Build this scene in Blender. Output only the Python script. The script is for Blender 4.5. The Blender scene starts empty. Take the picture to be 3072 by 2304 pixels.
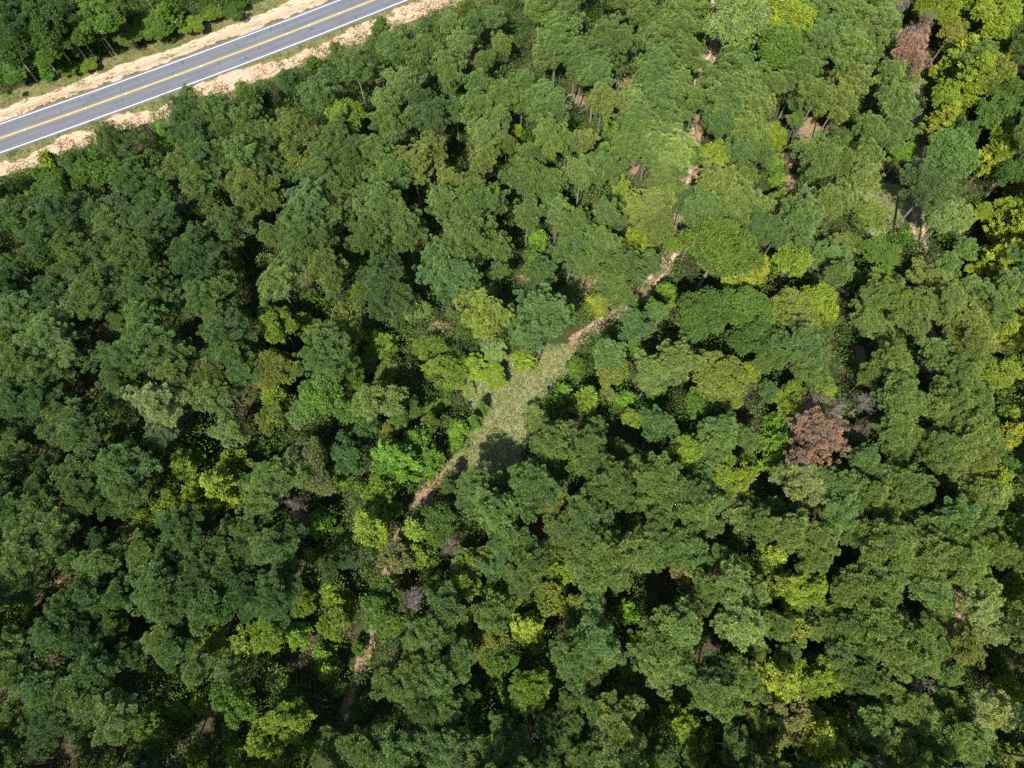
import bpy, math, random
import numpy as np
from mathutils import Vector

# ------------------------------------------------------------------ camera, sky, sun, exposure
scene = bpy.context.scene
col = scene.collection
CAM_H, TILT, FPX = 120.0, math.radians(22.5), 683.0      # drone 120 m up, 22.5 degrees off straight down
cam_data = bpy.data.cameras.new('drone_camera')
cam = bpy.data.objects.new('drone_camera', cam_data)
col.objects.link(cam)
cam.location = (0, 0, CAM_H)
cam.rotation_euler = (TILT, 0, 0)
cam_data.sensor_width = 36.0
cam_data.lens = 24.0
cam_data.clip_start = 1.0
cam_data.clip_end = 3000.0
scene.camera = cam

SUN_DIR = Vector((-150.0, -458.0, 549.5)).normalized()
sun_el = math.asin(SUN_DIR.z)
sun_az = math.atan2(SUN_DIR.x, SUN_DIR.y)
world = bpy.data.worlds.new('World')
scene.world = world
world.use_nodes = True
wn = world.node_tree.nodes
sky = wn.new('ShaderNodeTexSky')
sky.sky_type = 'NISHITA'
sky.sun_disc = False
sky.sun_elevation = sun_el
sky.sun_rotation = sun_az % (2 * math.pi)
sky.altitude = 100.0
bg = wn['Background']
bg.inputs['Strength'].default_value = 0.10
world.node_tree.links.new(sky.outputs['Color'], bg.inputs['Color'])

sun_data = bpy.data.lights.new('sun', 'SUN')
sun_data.energy = 4.6
sun_data.angle = math.radians(0.53)
sun_data.color = (1.0, 0.955, 0.885)
sun = bpy.data.objects.new('sun', sun_data)
col.objects.link(sun)
sun.location = (-60, -180, 220)
sun.rotation_euler = SUN_DIR.to_track_quat('Z', 'Y').to_euler()

scene.view_settings.view_transform = 'Standard'
scene.view_settings.look = 'None'
scene.view_settings.gamma = 1.0
scene.view_settings.exposure = 0.78
scene.view_settings.use_curve_mapping = False
scene.render.engine = 'CYCLES'
cy = scene.cycles
cy.max_bounces = 5
cy.diffuse_bounces = 3
cy.glossy_bounces = 2
cy.transmission_bounces = 3
cy.transparent_max_bounces = 4
cy.use_denoising = False

rng = np.random.default_rng(7)
random.seed(7)

# ------------------------------------------------------------------ small helpers
def tag(o, label=None, cat=None, group=None, kind=None):
    if label: o['label'] = label
    if cat: o['category'] = cat
    if group: o['group'] = group
    if kind: o['kind'] = kind
    return o

def ray_ground(sx, sy, z=0.0):
    """A sight line (in units of the 3072 wide frame) met with the level z: world x, y and the depth."""
    u = (sx / 3.0 - 512.0) / FPX
    v = (384.0 - sy / 3.0) / FPX
    dx, dy, dz = u, v * math.cos(TILT) + math.sin(TILT), v * math.sin(TILT) - math.cos(TILT)
    k = (z - CAM_H) / dz
    return dx * k, dy * k, k

def project(x, y, z):
    c, s = math.cos(TILT), math.sin(TILT)
    zz = z - CAM_H
    up = y * c + zz * s
    fw = y * s - zz * c
    return (x / fw * FPX + 512) * 3, (384 - up / fw * FPX) * 3

def mesh_np(name, verts, faces, mat, attrs=None, smooth=False):
    """verts (n,3); faces (m,k) with one k; attrs: name -> (n,) floats or (n,4) colours on points."""
    me = bpy.data.meshes.new(name)
    verts = np.asarray(verts, dtype=np.float32)
    faces = np.asarray(faces, dtype=np.int32)
    m, k = faces.shape
    me.vertices.add(len(verts))
    me.vertices.foreach_set('co', verts.ravel())
    me.loops.add(m * k)
    me.loops.foreach_set('vertex_index', faces.ravel())
    me.polygons.add(m)
    me.polygons.foreach_set('loop_start', np.arange(0, m * k, k, dtype=np.int32))
    me.polygons.foreach_set('use_smooth', np.full(m, smooth, dtype=bool))
    me.update(calc_edges=True)
    for an, av in (attrs or {}).items():
        av = np.asarray(av, dtype=np.float32)
        if av.ndim == 1:
            a = me.attributes.new(an, 'FLOAT', 'POINT')
            a.data.foreach_set('value', av)
        else:
            a = me.attributes.new(an, 'FLOAT_COLOR', 'POINT')
            a.data.foreach_set('color', av.ravel())
    me.materials.append(mat)
    me.validate()
    return me

def link(name, me, parent=None):
    o = bpy.data.objects.new(name, me)
    col.objects.link(o)
    if parent is not None: o.parent = parent
    return o

# ------------------------------------------------------------------ materials
def new_mat(name):
    m = bpy.data.materials.new(name)
    m.use_nodes = True
    nt = m.node_tree
    nt.nodes.clear()
    out = nt.nodes.new('ShaderNodeOutputMaterial')
    return m, nt, out

def N(nt, typ, **kw):
    n = nt.nodes.new(typ)
    for k, v in kw.items():
        if k in n.inputs: n.inputs[k].default_value = v
        else: setattr(n, k, v)
    return n

def mixc(nt, a, b, fac, mode='MIX'):
    n = nt.nodes.new('ShaderNodeMix')
    n.data_type = 'RGBA'
    n.blend_type = mode
    for sock, val in ((n.inputs[0], fac), (n.inputs[6], a), (n.inputs[7], b)):
        if isinstance(val, bpy.types.NodeSocket): nt.links.new(val, sock)
        elif isinstance(val, (int, float)): sock.default_value = val
        else: sock.default_value = (*val, 1.0) if len(val) == 3 else val
    return n.outputs[2]

def math_n(nt, op, a, b=0.0, c=0.0, clamp=False):
    n = nt.nodes.new('ShaderNodeMath')
    n.operation = op
    n.use_clamp = clamp
    for i, v in enumerate((a, b, c)):
        if isinstance(v, bpy.types.NodeSocket): nt.links.new(v, n.inputs[i])
        else: n.inputs[i].default_value = v
    return n.outputs[0]

def noise(nt, vec, scale, detail=3.0, rough=0.6):
    n = N(nt, 'ShaderNodeTexNoise', Scale=scale, Detail=detail, Roughness=rough)
    if vec is not None: nt.links.new(vec, n.inputs['Vector'])
    return n.outputs['Fac']

def ramp(nt, fac, lo, hi):
    n = nt.nodes.new('ShaderNodeMapRange')
    n.interpolation_type = 'SMOOTHSTEP'
    nt.links.new(fac, n.inputs[0])
    n.inputs[1].default_value, n.inputs[2].default_value = lo, hi
    return n.outputs[0]

def leaf_material(name, translucent, rough, spec, patch=0.35, from_attr=False, turn=0.0):
    """Foliage: the colour belongs to the tree (object colour) or to the plant (attribute), each spray of leaves a little different."""
    m, nt, out = new_mat(name)
    L = nt.links
    tc = N(nt, 'ShaderNodeTexCoord')
    oi = N(nt, 'ShaderNodeObjectInfo')
    if from_attr:
        base = N(nt, 'ShaderNodeAttribute', attribute_name='leaf_colour').outputs['Color']
    else:
        own = oi.outputs['Color']
        mass = N(nt, 'ShaderNodeAttribute', attribute_type='INSTANCER', attribute_name='tree_colour').outputs['Color']
        is_mass = N(nt, 'ShaderNodeAttribute', attribute_type='INSTANCER', attribute_name='in_mass').outputs['Fac']
        base = mixc(nt, own, mass, is_mass)
    tint = N(nt, 'ShaderNodeAttribute', attribute_name='tint').outputs['Fac']
    add = N(nt, 'ShaderNodeVectorMath', operation='ADD')
    L.new(tc.outputs['Object'], add.inputs[0])
    rnd = math_n(nt, 'MULTIPLY', oi.outputs['Random'], 91.0)
    L.new(rnd, add.inputs[1])
    patchy = ramp(nt, noise(nt, add.outputs[0], patch, 2.0), 0.38, 0.68)
    warm = mixc(nt, base, (1.30, 1.14, 0.70), 1.0, 'MULTIPLY')
    c = mixc(nt, base, warm, math_n(nt, 'MULTIPLY', patchy, 0.40))
    if turn:                                            # leaves turn in patches, the rest of the crown is still green
        still = ramp(nt, noise(nt, add.outputs[0], 0.62, 3.0), 0.44, 0.62)
        c = mixc(nt, c, (0.085, 0.160, 0.028), math_n(nt, 'MULTIPLY', still, turn))
    br = math_n(nt, 'MULTIPLY_ADD', tint, 1.15, 0.50)
    comb = N(nt, 'ShaderNodeCombineColor')
    L.new(math_n(nt, 'MULTIPLY', br, math_n(nt, 'MULTIPLY_ADD', tint, 0.22, 0.88)), comb.inputs[0])
    L.new(br, comb.inputs[1])
    L.new(math_n(nt, 'MULTIPLY', br, math_n(nt, 'MULTIPLY_ADD', tint, -0.15, 1.05)), comb.inputs[2])
    c = mixc(nt, c, comb.outputs[0], 1.0, 'MULTIPLY')
    p = N(nt, 'ShaderNodeBsdfPrincipled', Roughness=rough)
    p.inputs['Specular IOR Level'].default_value = spec
    L.new(c, p.inputs['Base Color'])
    t = N(nt, 'ShaderNodeBsdfTranslucent')
    L.new(mixc(nt, c, (1.15, 1.25, 0.55), 1.0, 'MULTIPLY'), t.inputs['Color'])
    mx = N(nt, 'ShaderNodeMixShader', Fac=translucent)
    L.new(p.outputs[0], mx.inputs[1]); L.new(t.outputs[0], mx.inputs[2])
    L.new(mx.outputs[0], out.inputs[0])
    return m

def bark_material(name, c1, c2, rough=0.85):
    m, nt, out = new_mat(name)
    tc = N(nt, 'ShaderNodeTexCoord')
    mp = N(nt, 'ShaderNodeMapping')
    mp.inputs['Scale'].default_value = (5, 5, 1.2)
    nt.links.new(tc.outputs['Object'], mp.inputs[0])
    f = ramp(nt, noise(nt, mp.outputs[0], 1.3, 4.0), 0.35, 0.65)
    p = N(nt, 'ShaderNodeBsdfPrincipled', Roughness=rough)
    nt.links.new(mixc(nt, c1, c2, f), p.inputs['Base Color'])
    nt.links.new(p.outputs[0], out.inputs[0])
    return m

NEEDLE = leaf_material('pine_needles', 0.20, 0.6, 0.16, 0.22)
LEAF = leaf_material('broad_leaves', 0.30, 0.55, 0.22, 0.30, turn=0.4)
BRUSH = leaf_material('brush_leaves', 0.28, 0.6, 0.25, 0.5, from_attr=True)
PINE_BARK = bark_material('pine_bark', (0.11, 0.088, 0.074), (0.23, 0.195, 0.17))
OAK_BARK = bark_material('oak_bark', (0.11, 0.095, 0.08), (0.26, 0.235, 0.205))
DEAD_WOOD = bark_material('weathered_wood', (0.155, 0.130, 0.105), (0.30, 0.265, 0.225))
DEAD_TWIG = bark_material('brown_twigs', (0.12, 0.090, 0.065), (0.235, 0.185, 0.140))
# ------------------------------------------------------------------ the survey of crowns
# Per tile of the survey (row, column): kind, colour, x, y, radius. Kinds: p pine, h broadleaf, s shrub, j juniper, x bare dead tree, m rust coloured dead pine.
SURVEY = {
'00': "pd 80 120 180,pd 60 380 170,pg 110 610 150,pd 60 770 90,pd 330 150 180,pg 330 420 190,pd 540 90 160,pg 560 240 170,pg 640 430 160,hk 590 540 110,sy 740 530 75,sk 385 605 85,pg 230 590 140,pg 770 110 170,pg 830 270 150,po 1000 90 160,po 1090 280 190,pg 1300 190 150,hg 1230 350 110,hk 1430 110 130,hk 1450 260 90,hk 1580 60 130,hy 1640 180 110,hk 1810 90 140,hd 2000 60 130,hd 2120 20 110,pg 980 1200 200,pg 650 1400 150,hY 460 1430 95,hg 560 1570 140,hg 390 1560 110,pg 60 1650 90,hg 860 1500 150,pg 1090 1560 150,pd 1620 960 170,pg 1850 940 150,hk 1440 1170 150,pd 1660 1190 150,pg 1930 1130 130,pg 2130 820 160,pg 2130 1010 150,pg 1730 1350 160,hg 1330 1440 120,po 1560 1450 150,pg 1890 1370 150,pg 2090 1350 170,po 2160 1560 150,pg 1720 1560 150,hg 1330 1610 120,sg 1080 1400 90",
'01': "pg 700 430 100,pg 1060 260 110,pd 270 690 130,hk 500 560 110,pb 560 790 170,pg 860 570 140,pg 1010 560 110,pg 800 730 100,pg 1230 400 130,pg 1410 250 100,pg 1450 420 120,pg 1410 590 110,pl 1680 170 120,pg 1830 60 100,pg 1880 210 120,pl 1800 350 110,pg 2050 150 130,pg 1650 560 130,pg 1960 530 130,po 2120 380 120,pg 1700 730 110,pl 1240 750 130,pl 1120 880 120,pl 1080 640 70,pd 1440 880 130,pd 1520 1020 140,pb 1720 950 110,pg 1930 730 130,pg 1900 920 130,pg 2120 830 130,pl 2100 1030 120,pl 1950 1140 130,po 1950 1340 170,po 2150 1230 110,pg 1130 1060 170,po 1480 1260 150,hy 780 1000 130,po 320 1080 160,ho 430 1210 110,ho 330 1390 130,pb 700 1190 150,pg 600 1340 120,pg 1060 1320 150,pg 860 1380 140,po 1350 1430 160,pg 1150 1510 150,pb 560 1530 150,pg 770 1570 130,pg 90 1140 110,sk 170 990 65,pg 60 1400 130,ho 180 1560 110,po 1640 1570 120,pg 1850 1590 110,hk 2120 1450 80,pd 90 870 90",
'02': "pg 230 60 150,pl 90 90 100,pg 470 130 150,pg 390 310 170,po 290 500 150,pb 830 350 230,pg 930 130 150,pg 1150 100 150,pg 1480 80 140,pg 1250 290 140,pg 1440 260 130,hk 1640 110 85,sk 1610 260 60,hl 1950 120 220,hl 1890 300 130,hy 2130 290 100,hk 2060 430 80,pg 1910 460 110,pb 1250 490 140,pg 1500 430 130,pb 740 620 150,pb 560 480 130,pg 600 610 110,pb 930 590 70,pg 1200 650 140,pg 1450 690 170,pg 1750 680 130,pb 2000 620 170,pg 2150 740 110,pg 100 720 130,pb 250 830 200,pb 330 1000 170,pg 60 880 100,po 740 860 190,pl 1080 880 150,pg 1300 850 160,pg 1080 1040 150,pl 1320 1090 150,pb 1180 1290 160,pl 1410 1280 150,pg 1600 860 100,pg 1480 970 120,pg 1900 830 180,po 2110 950 140,pb 1830 1010 140,pg 2050 1130 140,hY 1830 1210 100,hy 1770 1330 110,hk 1720 1430 90,pb 2000 1300 120,pg 2140 1300 110,pb 1400 1420 140,po 600 1230 150,pg 300 1180 140,pg 470 1250 110,pb 150 1330 160,pg 120 1530 140,pg 340 1560 130,pl 600 1490 190,pg 800 1420 140,pg 1000 1240 120,hk 860 1110 65,hk 800 1270 60,po 1300 1590 180,po 1780 1560 150,pg 2000 1500 140,hg 1560 1320 85,hy 40 1170 80,hy 930 1610 75",
'03': "hy 150 120 190,hg 130 370 170,pg 550 130 190,pg 430 350 190,pg 760 60 140,pg 700 420 170,pl 970 210 160,pg 870 430 110,po 1000 60 110,xg 1140 60 80,hy 1480 50 130,hy 1720 70 130,ho 1600 260 140,xp 1330 240 170,mr 1210 420 115,mr 1300 520 75,hy 2010 130 160,hy 1950 310 140,hd 2190 110 80,pb 1830 320 110,pg 1860 480 120,hy 2070 420 110,hY 1690 460 110,hy 1570 570 100,hy 1740 690 190,hY 1860 760 110,hy 1550 830 150,hy 1750 890 120,hY 1520 1030 105,hd 1580 400 90,hd 2090 800 140,hd 1970 960 130,hg 2140 980 110,ho 2010 620 130,hy 2020 1110 120,hg 1840 1030 110,pb 1140 850 180,pb 1010 960 140,pb 1110 1110 170,pb 870 1080 150,pb 1270 960 90,po 740 700 170,po 900 650 110,pg 1080 620 120,pg 300 600 160,pl 80 700 110,pg 420 820 160,pg 250 880 120,po 610 850 130,pg 480 970 110,pd 640 1190 110,pg 480 1360 170,pg 350 1500 110,pg 650 1400 130,pg 850 1350 150,po 800 1530 140,hk 1170 1310 100,pd 1390 1570 220,hb 1600 1330 180,hl 1790 1410 180,hY 1950 1350 100,hy 2070 1210 110,hd 2100 1480 110,hY 2180 1590 70,hd 1700 1140 110,hg 1500 1160 100,hy 60 1180 110,hk 80 1390 100,hk 90 1540 90,pg 270 1030 85",
'10': "hy 180 40 120,pg 520 120 200,pg 840 180 160,pl 980 290 150,pb 1340 200 210,ho 1750 90 190,po 2110 80 130,pb 1950 260 190,pl 2190 420 90,pg 90 230 160,pg 120 410 120,pg 340 380 140,pg 590 450 210,pg 370 560 120,pg 870 550 140,pg 1130 540 210,pg 1300 690 140,pd 1680 560 220,pg 1900 540 110,hy 2040 620 65,pg 620 650 170,pg 60 610 80,pg 60 800 120,pd 430 880 190,po 780 870 190,pg 1150 860 170,pl 1430 880 120,pg 1750 900 200,pg 1970 780 110,pg 1870 1060 130,pl 90 1010 180,pg 310 1110 120,pg 700 1060 110,pg 1250 1050 150,pb 1000 1120 100,pg 1270 1260 170,pl 420 1280 220,pg 690 1290 95,pg 100 1260 110,pg 130 1480 190,pg 460 1540 150,pg 680 1470 60,hy 900 1330 100,pg 1080 1430 180,pg 1480 1430 180,pg 1000 1610 140,po 1510 1600 150,pd 1950 1220 190,pg 1980 1430 150,po 1850 1610 140,hk 2190 1350 80,pg 2110 1570 120,sk 2100 1040 65",
'11': "po 110 80 150,pl 470 100 190,pg 720 230 140,pb 340 260 160,pg 130 380 150,pg 420 450 210,po 570 630 190,pl 180 760 210,po 640 800 110,hg 450 890 100,pl 950 90 160,pg 1130 180 220,pg 940 340 170,pg 1300 310 190,po 1600 90 150,pg 1900 130 220,pg 1800 400 210,pg 2070 440 170,pb 1590 570 200,pb 1700 760 220,pd 1120 830 230,pd 1110 640 130,pd 1120 1030 120,pg 2110 660 120,sy 950 590 75,hy 880 850 95,hl 1390 1010 100,hy 1460 1120 100,py 2000 1070 210,pd 2050 890 110,hy 1490 1330 140,hy 1640 1560 160,hy 1860 1500 140,hl 2050 1340 110,hy 2060 1580 110,pl 1680 1040 110,pb 1760 1180 90,hy 190 1140 130,hy 410 1130 160,hy 150 1340 150,ho 130 1540 160,pg 600 1370 210,pg 470 1530 150,pg 740 1470 120,ho 780 1130 170,hy 1080 1290 190,hg 980 1470 120,hg 830 1610 110,ho 1130 1570 120,pg 80 1060 85,hg 1220 1160 55",
'12': "pg 130 180 180,pl 400 130 170,pg 540 270 160,pb 830 200 210,pg 520 480 180,pg 760 440 170,hy 1040 70 110,po 1230 90 190,po 1250 260 140,hy 1100 400 140,pb 1650 140 220,pd 1500 60 140,po 1950 100 170,pd 2110 300 160,hg 1790 450 240,hg 1620 620 180,hg 1890 650 150,hk 1690 280 130,hk 1850 230 110,hY 1960 750 85,hY 2120 660 95,hk 230 390 85,hk 180 550 60,pd 250 700 180,pd 330 900 180,pb 640 620 180,pb 970 660 150,pb 1180 630 105,pg 880 790 140,pg 950 900 120,hY 740 960 90,hy 770 1050 65,pb 260 1090 240,pg 500 1190 210,pg 330 1330 180,sy 110 1440 130,pb 1060 1150 160,pg 1240 1040 100,hk 1330 880 100,hd 1640 1060 240,hd 1740 1270 200,hg 2050 1010 170,hl 2130 850 150,hd 2090 1250 160,pb 840 1370 180,hk 1040 1310 85,pl 1420 1450 240,pl 1190 1570 170,hk 560 1500 110,hk 490 1610 100,ho 860 1540 120,ho 1830 1570 160,hy 2050 1540 105,pg 2160 1470 80,hg 1380 400 80,pg 60 1100 100,pd 80 950 110,hk 70 1230 80",
'13': "ho 100 90 120,pb 290 250 190,pb 100 330 110,po 560 80 140,po 590 200 110,ho 760 280 120,ho 890 190 130,ho 700 430 110,ho 900 340 100,hk 1180 380 110,hg 990 500 140,hk 950 720 120,hk 770 740 70,hl 1590 170 180,hl 1530 380 75,ho 1800 190 150,hb 1720 480 140,hy 1860 170 75,hY 2130 330 125,hY 2010 570 140,hy 2150 520 110,hy 1890 630 110,pb 1580 650 120,po 1430 770 190,hy 230 560 130,hk 90 590 80,hy 330 640 110,hy 380 790 110,hy 130 850 150,ho 200 1010 160,hy 420 930 130,ho 200 1200 140,hy 520 1050 100,pb 560 570 140,pb 620 720 110,pb 330 1340 180,pg 100 1430 120,pg 400 1520 140,pg 760 960 140,pg 1000 880 150,pg 960 1010 120,pg 1230 1000 190,po 1560 960 160,pg 1280 1200 140,pb 1830 880 190,pg 2080 850 140,pg 1950 1050 170,po 1750 1150 170,po 1750 1350 160,pg 1450 1380 180,pg 1100 1460 130,pg 900 1590 150,pg 1180 1570 110,hY 2130 1030 100,hY 2100 1180 110,hw 1960 1280 85,hw 1880 1430 65,hy 2000 1550 120,hy 2160 1500 80,hd 2130 1340 75,hd 2180 720 90,pg 1700 1570 130,hy 2090 140 95,hy 2180 50 80",
'20': "pb 120 100 180,pg 330 70 150,pg 640 410 220,pg 530 260 120,pl 850 370 85,pl 1000 60 160,pL 1330 210 190,pL 1400 400 120,pL 1560 240 90,po 1850 110 200,hl 1980 420 150,hg 2090 290 110,hy 1600 680 140,hy 2000 700 140,hY 1920 880 150,hY 2040 1000 90,hy 1700 930 120,pl 100 620 160,pl 110 440 100,pg 290 450 80,pb 680 730 150,pb 1040 720 180,pb 1280 720 120,pg 1100 900 160,pg 650 930 160,pg 340 720 110,pg 330 890 120,pb 90 900 120,pb 100 1080 150,pg 330 1050 130,po 900 980 110,pg 1050 1050 100,hg 1330 930 100,hy 1260 1160 140,hy 1470 1050 110,pd 1560 1200 160,pg 1770 1210 120,pg 1960 1230 100,pl 150 1250 150,po 450 1250 160,po 660 1200 120,pl 200 1450 180,po 410 1450 140,pg 600 1540 100,pd 850 1350 130,pg 900 1500 150,pg 1250 1440 170,pg 1430 1500 130,pg 1620 1350 150,pg 1700 1550 150,pg 1900 1400 120,pb 2080 1450 110,pg 2110 1280 120,pg 1950 1600 120,pg 1210 1590 110,hy 750 1620 75,sk 1180 430 65,sy 1010 420 75,pb 2180 850 90,pg 60 1610 100",
'21': "hY 170 110 160,hg 560 100 160,hl 400 270 120,hy 640 210 100,hg 790 200 120,hl 1060 120 160,hg 1280 220 110,ho 1310 370 120,ho 1150 400 75,hy 370 400 120,ho 140 300 110,sw 60 390 75,hb 950 370 100,hd 870 460 70,pb 740 490 65,hw 420 680 200,hw 560 840 110,ho 300 590 80,hb 800 630 130,hw 630 690 75,hg 880 710 90,hk 1190 640 210,hk 1500 650 170,hk 1380 490 130,sk 740 830 80,hy 1060 930 110,hk 1180 1080 100,sk 900 880 80,hY 980 1220 200,hk 1060 1410 130,hk 540 1190 140,sk 740 1270 55,xp 330 1080 130,pg 130 880 190,pg 80 750 90,pg 70 1080 100,hy 150 1170 65,pb 290 1310 120,pg 120 1410 140,pg 260 1510 110,sY 470 1480 65,pd 780 1530 120,pd 640 1590 100,jk 1650 150 60,jk 1630 280 65,hk 1530 190 80,ho 1500 330 70,jk 1960 190 65,jk 1880 310 75,hk 1750 390 100,hk 1720 510 80,hk 1850 430 65,pb 1900 900 230,pb 2140 890 110,pg 1850 1130 200,pg 2070 1150 170,pb 2150 1350 130,pb 1950 720 90,pg 1670 890 75,hd 1570 1160 130,hy 1380 1270 120,hy 1400 1460 120,hy 1530 1540 80,hw 1200 1520 110,xp 1680 1390 75,ho 1800 1440 80,ho 1860 1550 120,hy 1700 1600 100,sk 2000 1500 80,pb 2060 1610 110,sl 1830 60 85,hg 1560 1320 75",
'22': "hl 200 240 120,hk 450 60 80,hb 480 170 70,hy 650 120 120,hl 820 90 110,hk 980 120 90,pl 1220 30 140,pb 1250 250 170,pb 1220 390 180,hy 1060 290 75,hg 1620 160 160,hk 1630 320 130,ho 1850 130 140,hl 2030 90 140,hg 1960 250 140,pb 1820 390 130,pg 1790 520 180,pg 2080 480 140,hy 1500 570 140,pg 370 520 180,pg 650 500 210,pg 860 480 130,pg 620 700 140,pg 280 640 120,hk 430 750 100,pg 720 370 85,pg 950 570 80,pb 1330 620 110,pg 1110 720 140,pg 1260 790 180,pg 900 850 170,pb 1610 800 170,pb 1540 970 160,pg 880 1020 150,pg 1200 1010 130,hy 1900 800 150,hy 2090 810 150,pg 180 900 190,pg 80 800 100,po 340 970 130,pg 90 1200 140,sY 300 1080 75,pb 610 1120 190,pl 470 1260 140,pb 580 970 60,pg 1600 1150 190,po 1730 1230 110,pg 1310 1220 140,pg 1390 1370 170,pb 750 1330 160,pg 880 1250 80,pg 1020 1220 75,pg 620 1460 130,pg 900 1490 190,pg 1190 1490 180,pg 750 1610 140,pg 130 1400 140,pg 150 1550 160,ho 430 1480 80,hy 420 1620 90,pl 1950 1130 140,pg 2110 1190 130,pg 2080 1010 120,pg 1810 1480 140,hb 1600 1480 120,hw 1500 1600 110,hY 2170 1480 80,hY 2150 1610 70,pb 1990 1590 120,pg 1850 970 100,pg 1450 1150 100",
'23': "pb 40 80 90,hy 200 120 120,hy 440 60 110,xp 380 210 150,xg 850 140 120,xg 600 200 80,mr 430 440 215,mR 370 690 90,xp 890 370 105,xp 750 430 60,hk 80 350 100,hk 80 500 110,hk 60 660 100,pL 150 740 120,pg 1110 90 170,pg 1140 230 120,pl 1450 250 180,pg 1650 150 150,pg 1830 110 130,pg 1600 340 160,pg 1820 310 120,pg 1090 420 140,po 1230 450 110,pg 1480 560 160,po 1700 510 160,pg 1880 430 140,pg 1960 580 110,po 1800 660 140,pb 850 640 110,pb 870 750 100,pg 1130 570 100,pg 1110 740 140,pL 330 850 150,pg 190 900 110,pb 490 840 120,pb 650 900 140,pg 430 970 140,pL 300 1070 110,pb 640 1100 150,pg 910 950 130,po 1000 1070 150,pg 1280 850 130,pg 1270 970 120,hb 60 1100 110,po 200 1250 140,po 430 1310 180,pg 390 1500 130,pg 780 1240 120,pg 1050 1370 180,pg 1240 1140 140,pb 1450 1220 140,pb 1640 1120 160,pg 1600 1290 140,pb 1810 1200 150,po 1750 920 120,po 1920 1010 130,hy 1990 800 100,hg 2110 700 120,hg 2140 940 90,hd 2160 470 70,hY 2090 430 100,hY 2160 270 80,hy 2080 270 90,hy 2060 50 75,sk 1830 220 55,hg 2080 1280 130,hy 2110 1560 100,pg 1950 1460 140,pg 1700 1510 180,pg 1500 1440 140,pg 1310 1560 140,pl 1060 1610 120,pg 850 1600 80,hY 50 1500 100,hY 150 1560 90,hy 40 1390 75,hy 220 1640 90",
'30': "pg 110 60 140,pl 180 160 90,hy 290 320 75,pg 700 190 180,pg 550 300 160,pg 870 300 150,pg 1010 180 120,pg 810 110 100,pb 1120 60 95,pg 1350 100 180,pg 1610 110 150,pg 1450 260 140,hd 1900 150 170,pd 2110 110 130,pg 1750 300 130,hd 1950 340 160,pd 2160 290 90,hY 1820 540 120,hy 1980 600 100,hY 2120 560 115,pl 60 650 140,pl 120 810 140,pg 260 640 100,pl 250 900 120,pg 450 510 150,pd 660 570 150,pb 880 620 100,pg 820 760 150,pg 600 830 100,pg 1000 420 110,pg 1080 690 120,pg 1130 560 95,pl 1360 560 140,pg 1560 470 140,pg 1510 640 130,pg 1300 700 95,po 1700 780 180,pl 1950 790 130,pg 1100 880 110,pg 400 1010 150,pg 610 1020 150,pl 770 1130 150,pg 330 1140 120,pg 110 1200 140,pl 1050 1200 170,pb 1100 1000 100,pg 1060 1380 120,pd 450 1280 160,pg 700 1290 110,hY 1370 1170 100,hk 1560 1120 100,hy 1720 1090 80,hg 2020 1080 180,ho 1900 960 100,hb 2150 1190 100,hg 1300 1330 120,hg 1250 1460 110,hd 1400 1430 100,hy 1700 1570 120,hy 2080 1530 140,hg 2020 1330 95,pd 1220 1600 110",
'31': "pd 150 150 170,hy 650 120 95,hY 560 290 110,hy 400 230 95,hy 740 250 105,hy 680 410 150,hy 90 490 130,hk 310 490 120,hy 170 610 95,hg 1110 120 110,hg 1050 300 130,hg 1210 390 110,hg 1080 490 75,xg 1370 180 75,sg 1530 120 75,hy 1800 70 150,hy 1960 140 75,pg 1640 270 140,po 1770 420 140,pg 2040 310 130,hy 2150 180 110,ho 2030 540 130,ho 1960 670 80,hg 2110 740 110,hk 580 670 90,hy 630 810 85,sb 720 980 80,sg 880 640 75,xs 130 900 80,pg 1500 560 180,pb 1400 470 90,pg 1660 530 110,pg 1790 690 130,pg 1120 760 130,pg 1400 780 140,pg 1150 910 140,pg 1350 960 150,pg 1560 960 150,pg 1400 1110 150,pg 1630 1130 130,pg 1710 860 80,pg 1820 1040 100,hy 2030 890 95,hk 2170 1020 85,sb 900 1130 80,hy 300 1230 150,hy 110 1210 140,hy 60 1400 130,ho 460 1260 100,ho 180 1540 100,hk 420 1460 120,pg 700 1250 160,pg 680 1460 170,pg 950 1480 150,pg 800 1600 110,pg 1120 1330 140,pb 1200 1490 160,po 1450 1300 120,pl 1650 1480 170,pl 1500 1570 130,pb 1350 1600 110,sk 1700 1240 70,hk 1930 1350 95,hl 1900 1560 120,pb 2130 1330 120,pb 2130 1510 140,sk 1850 1230 60",
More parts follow.
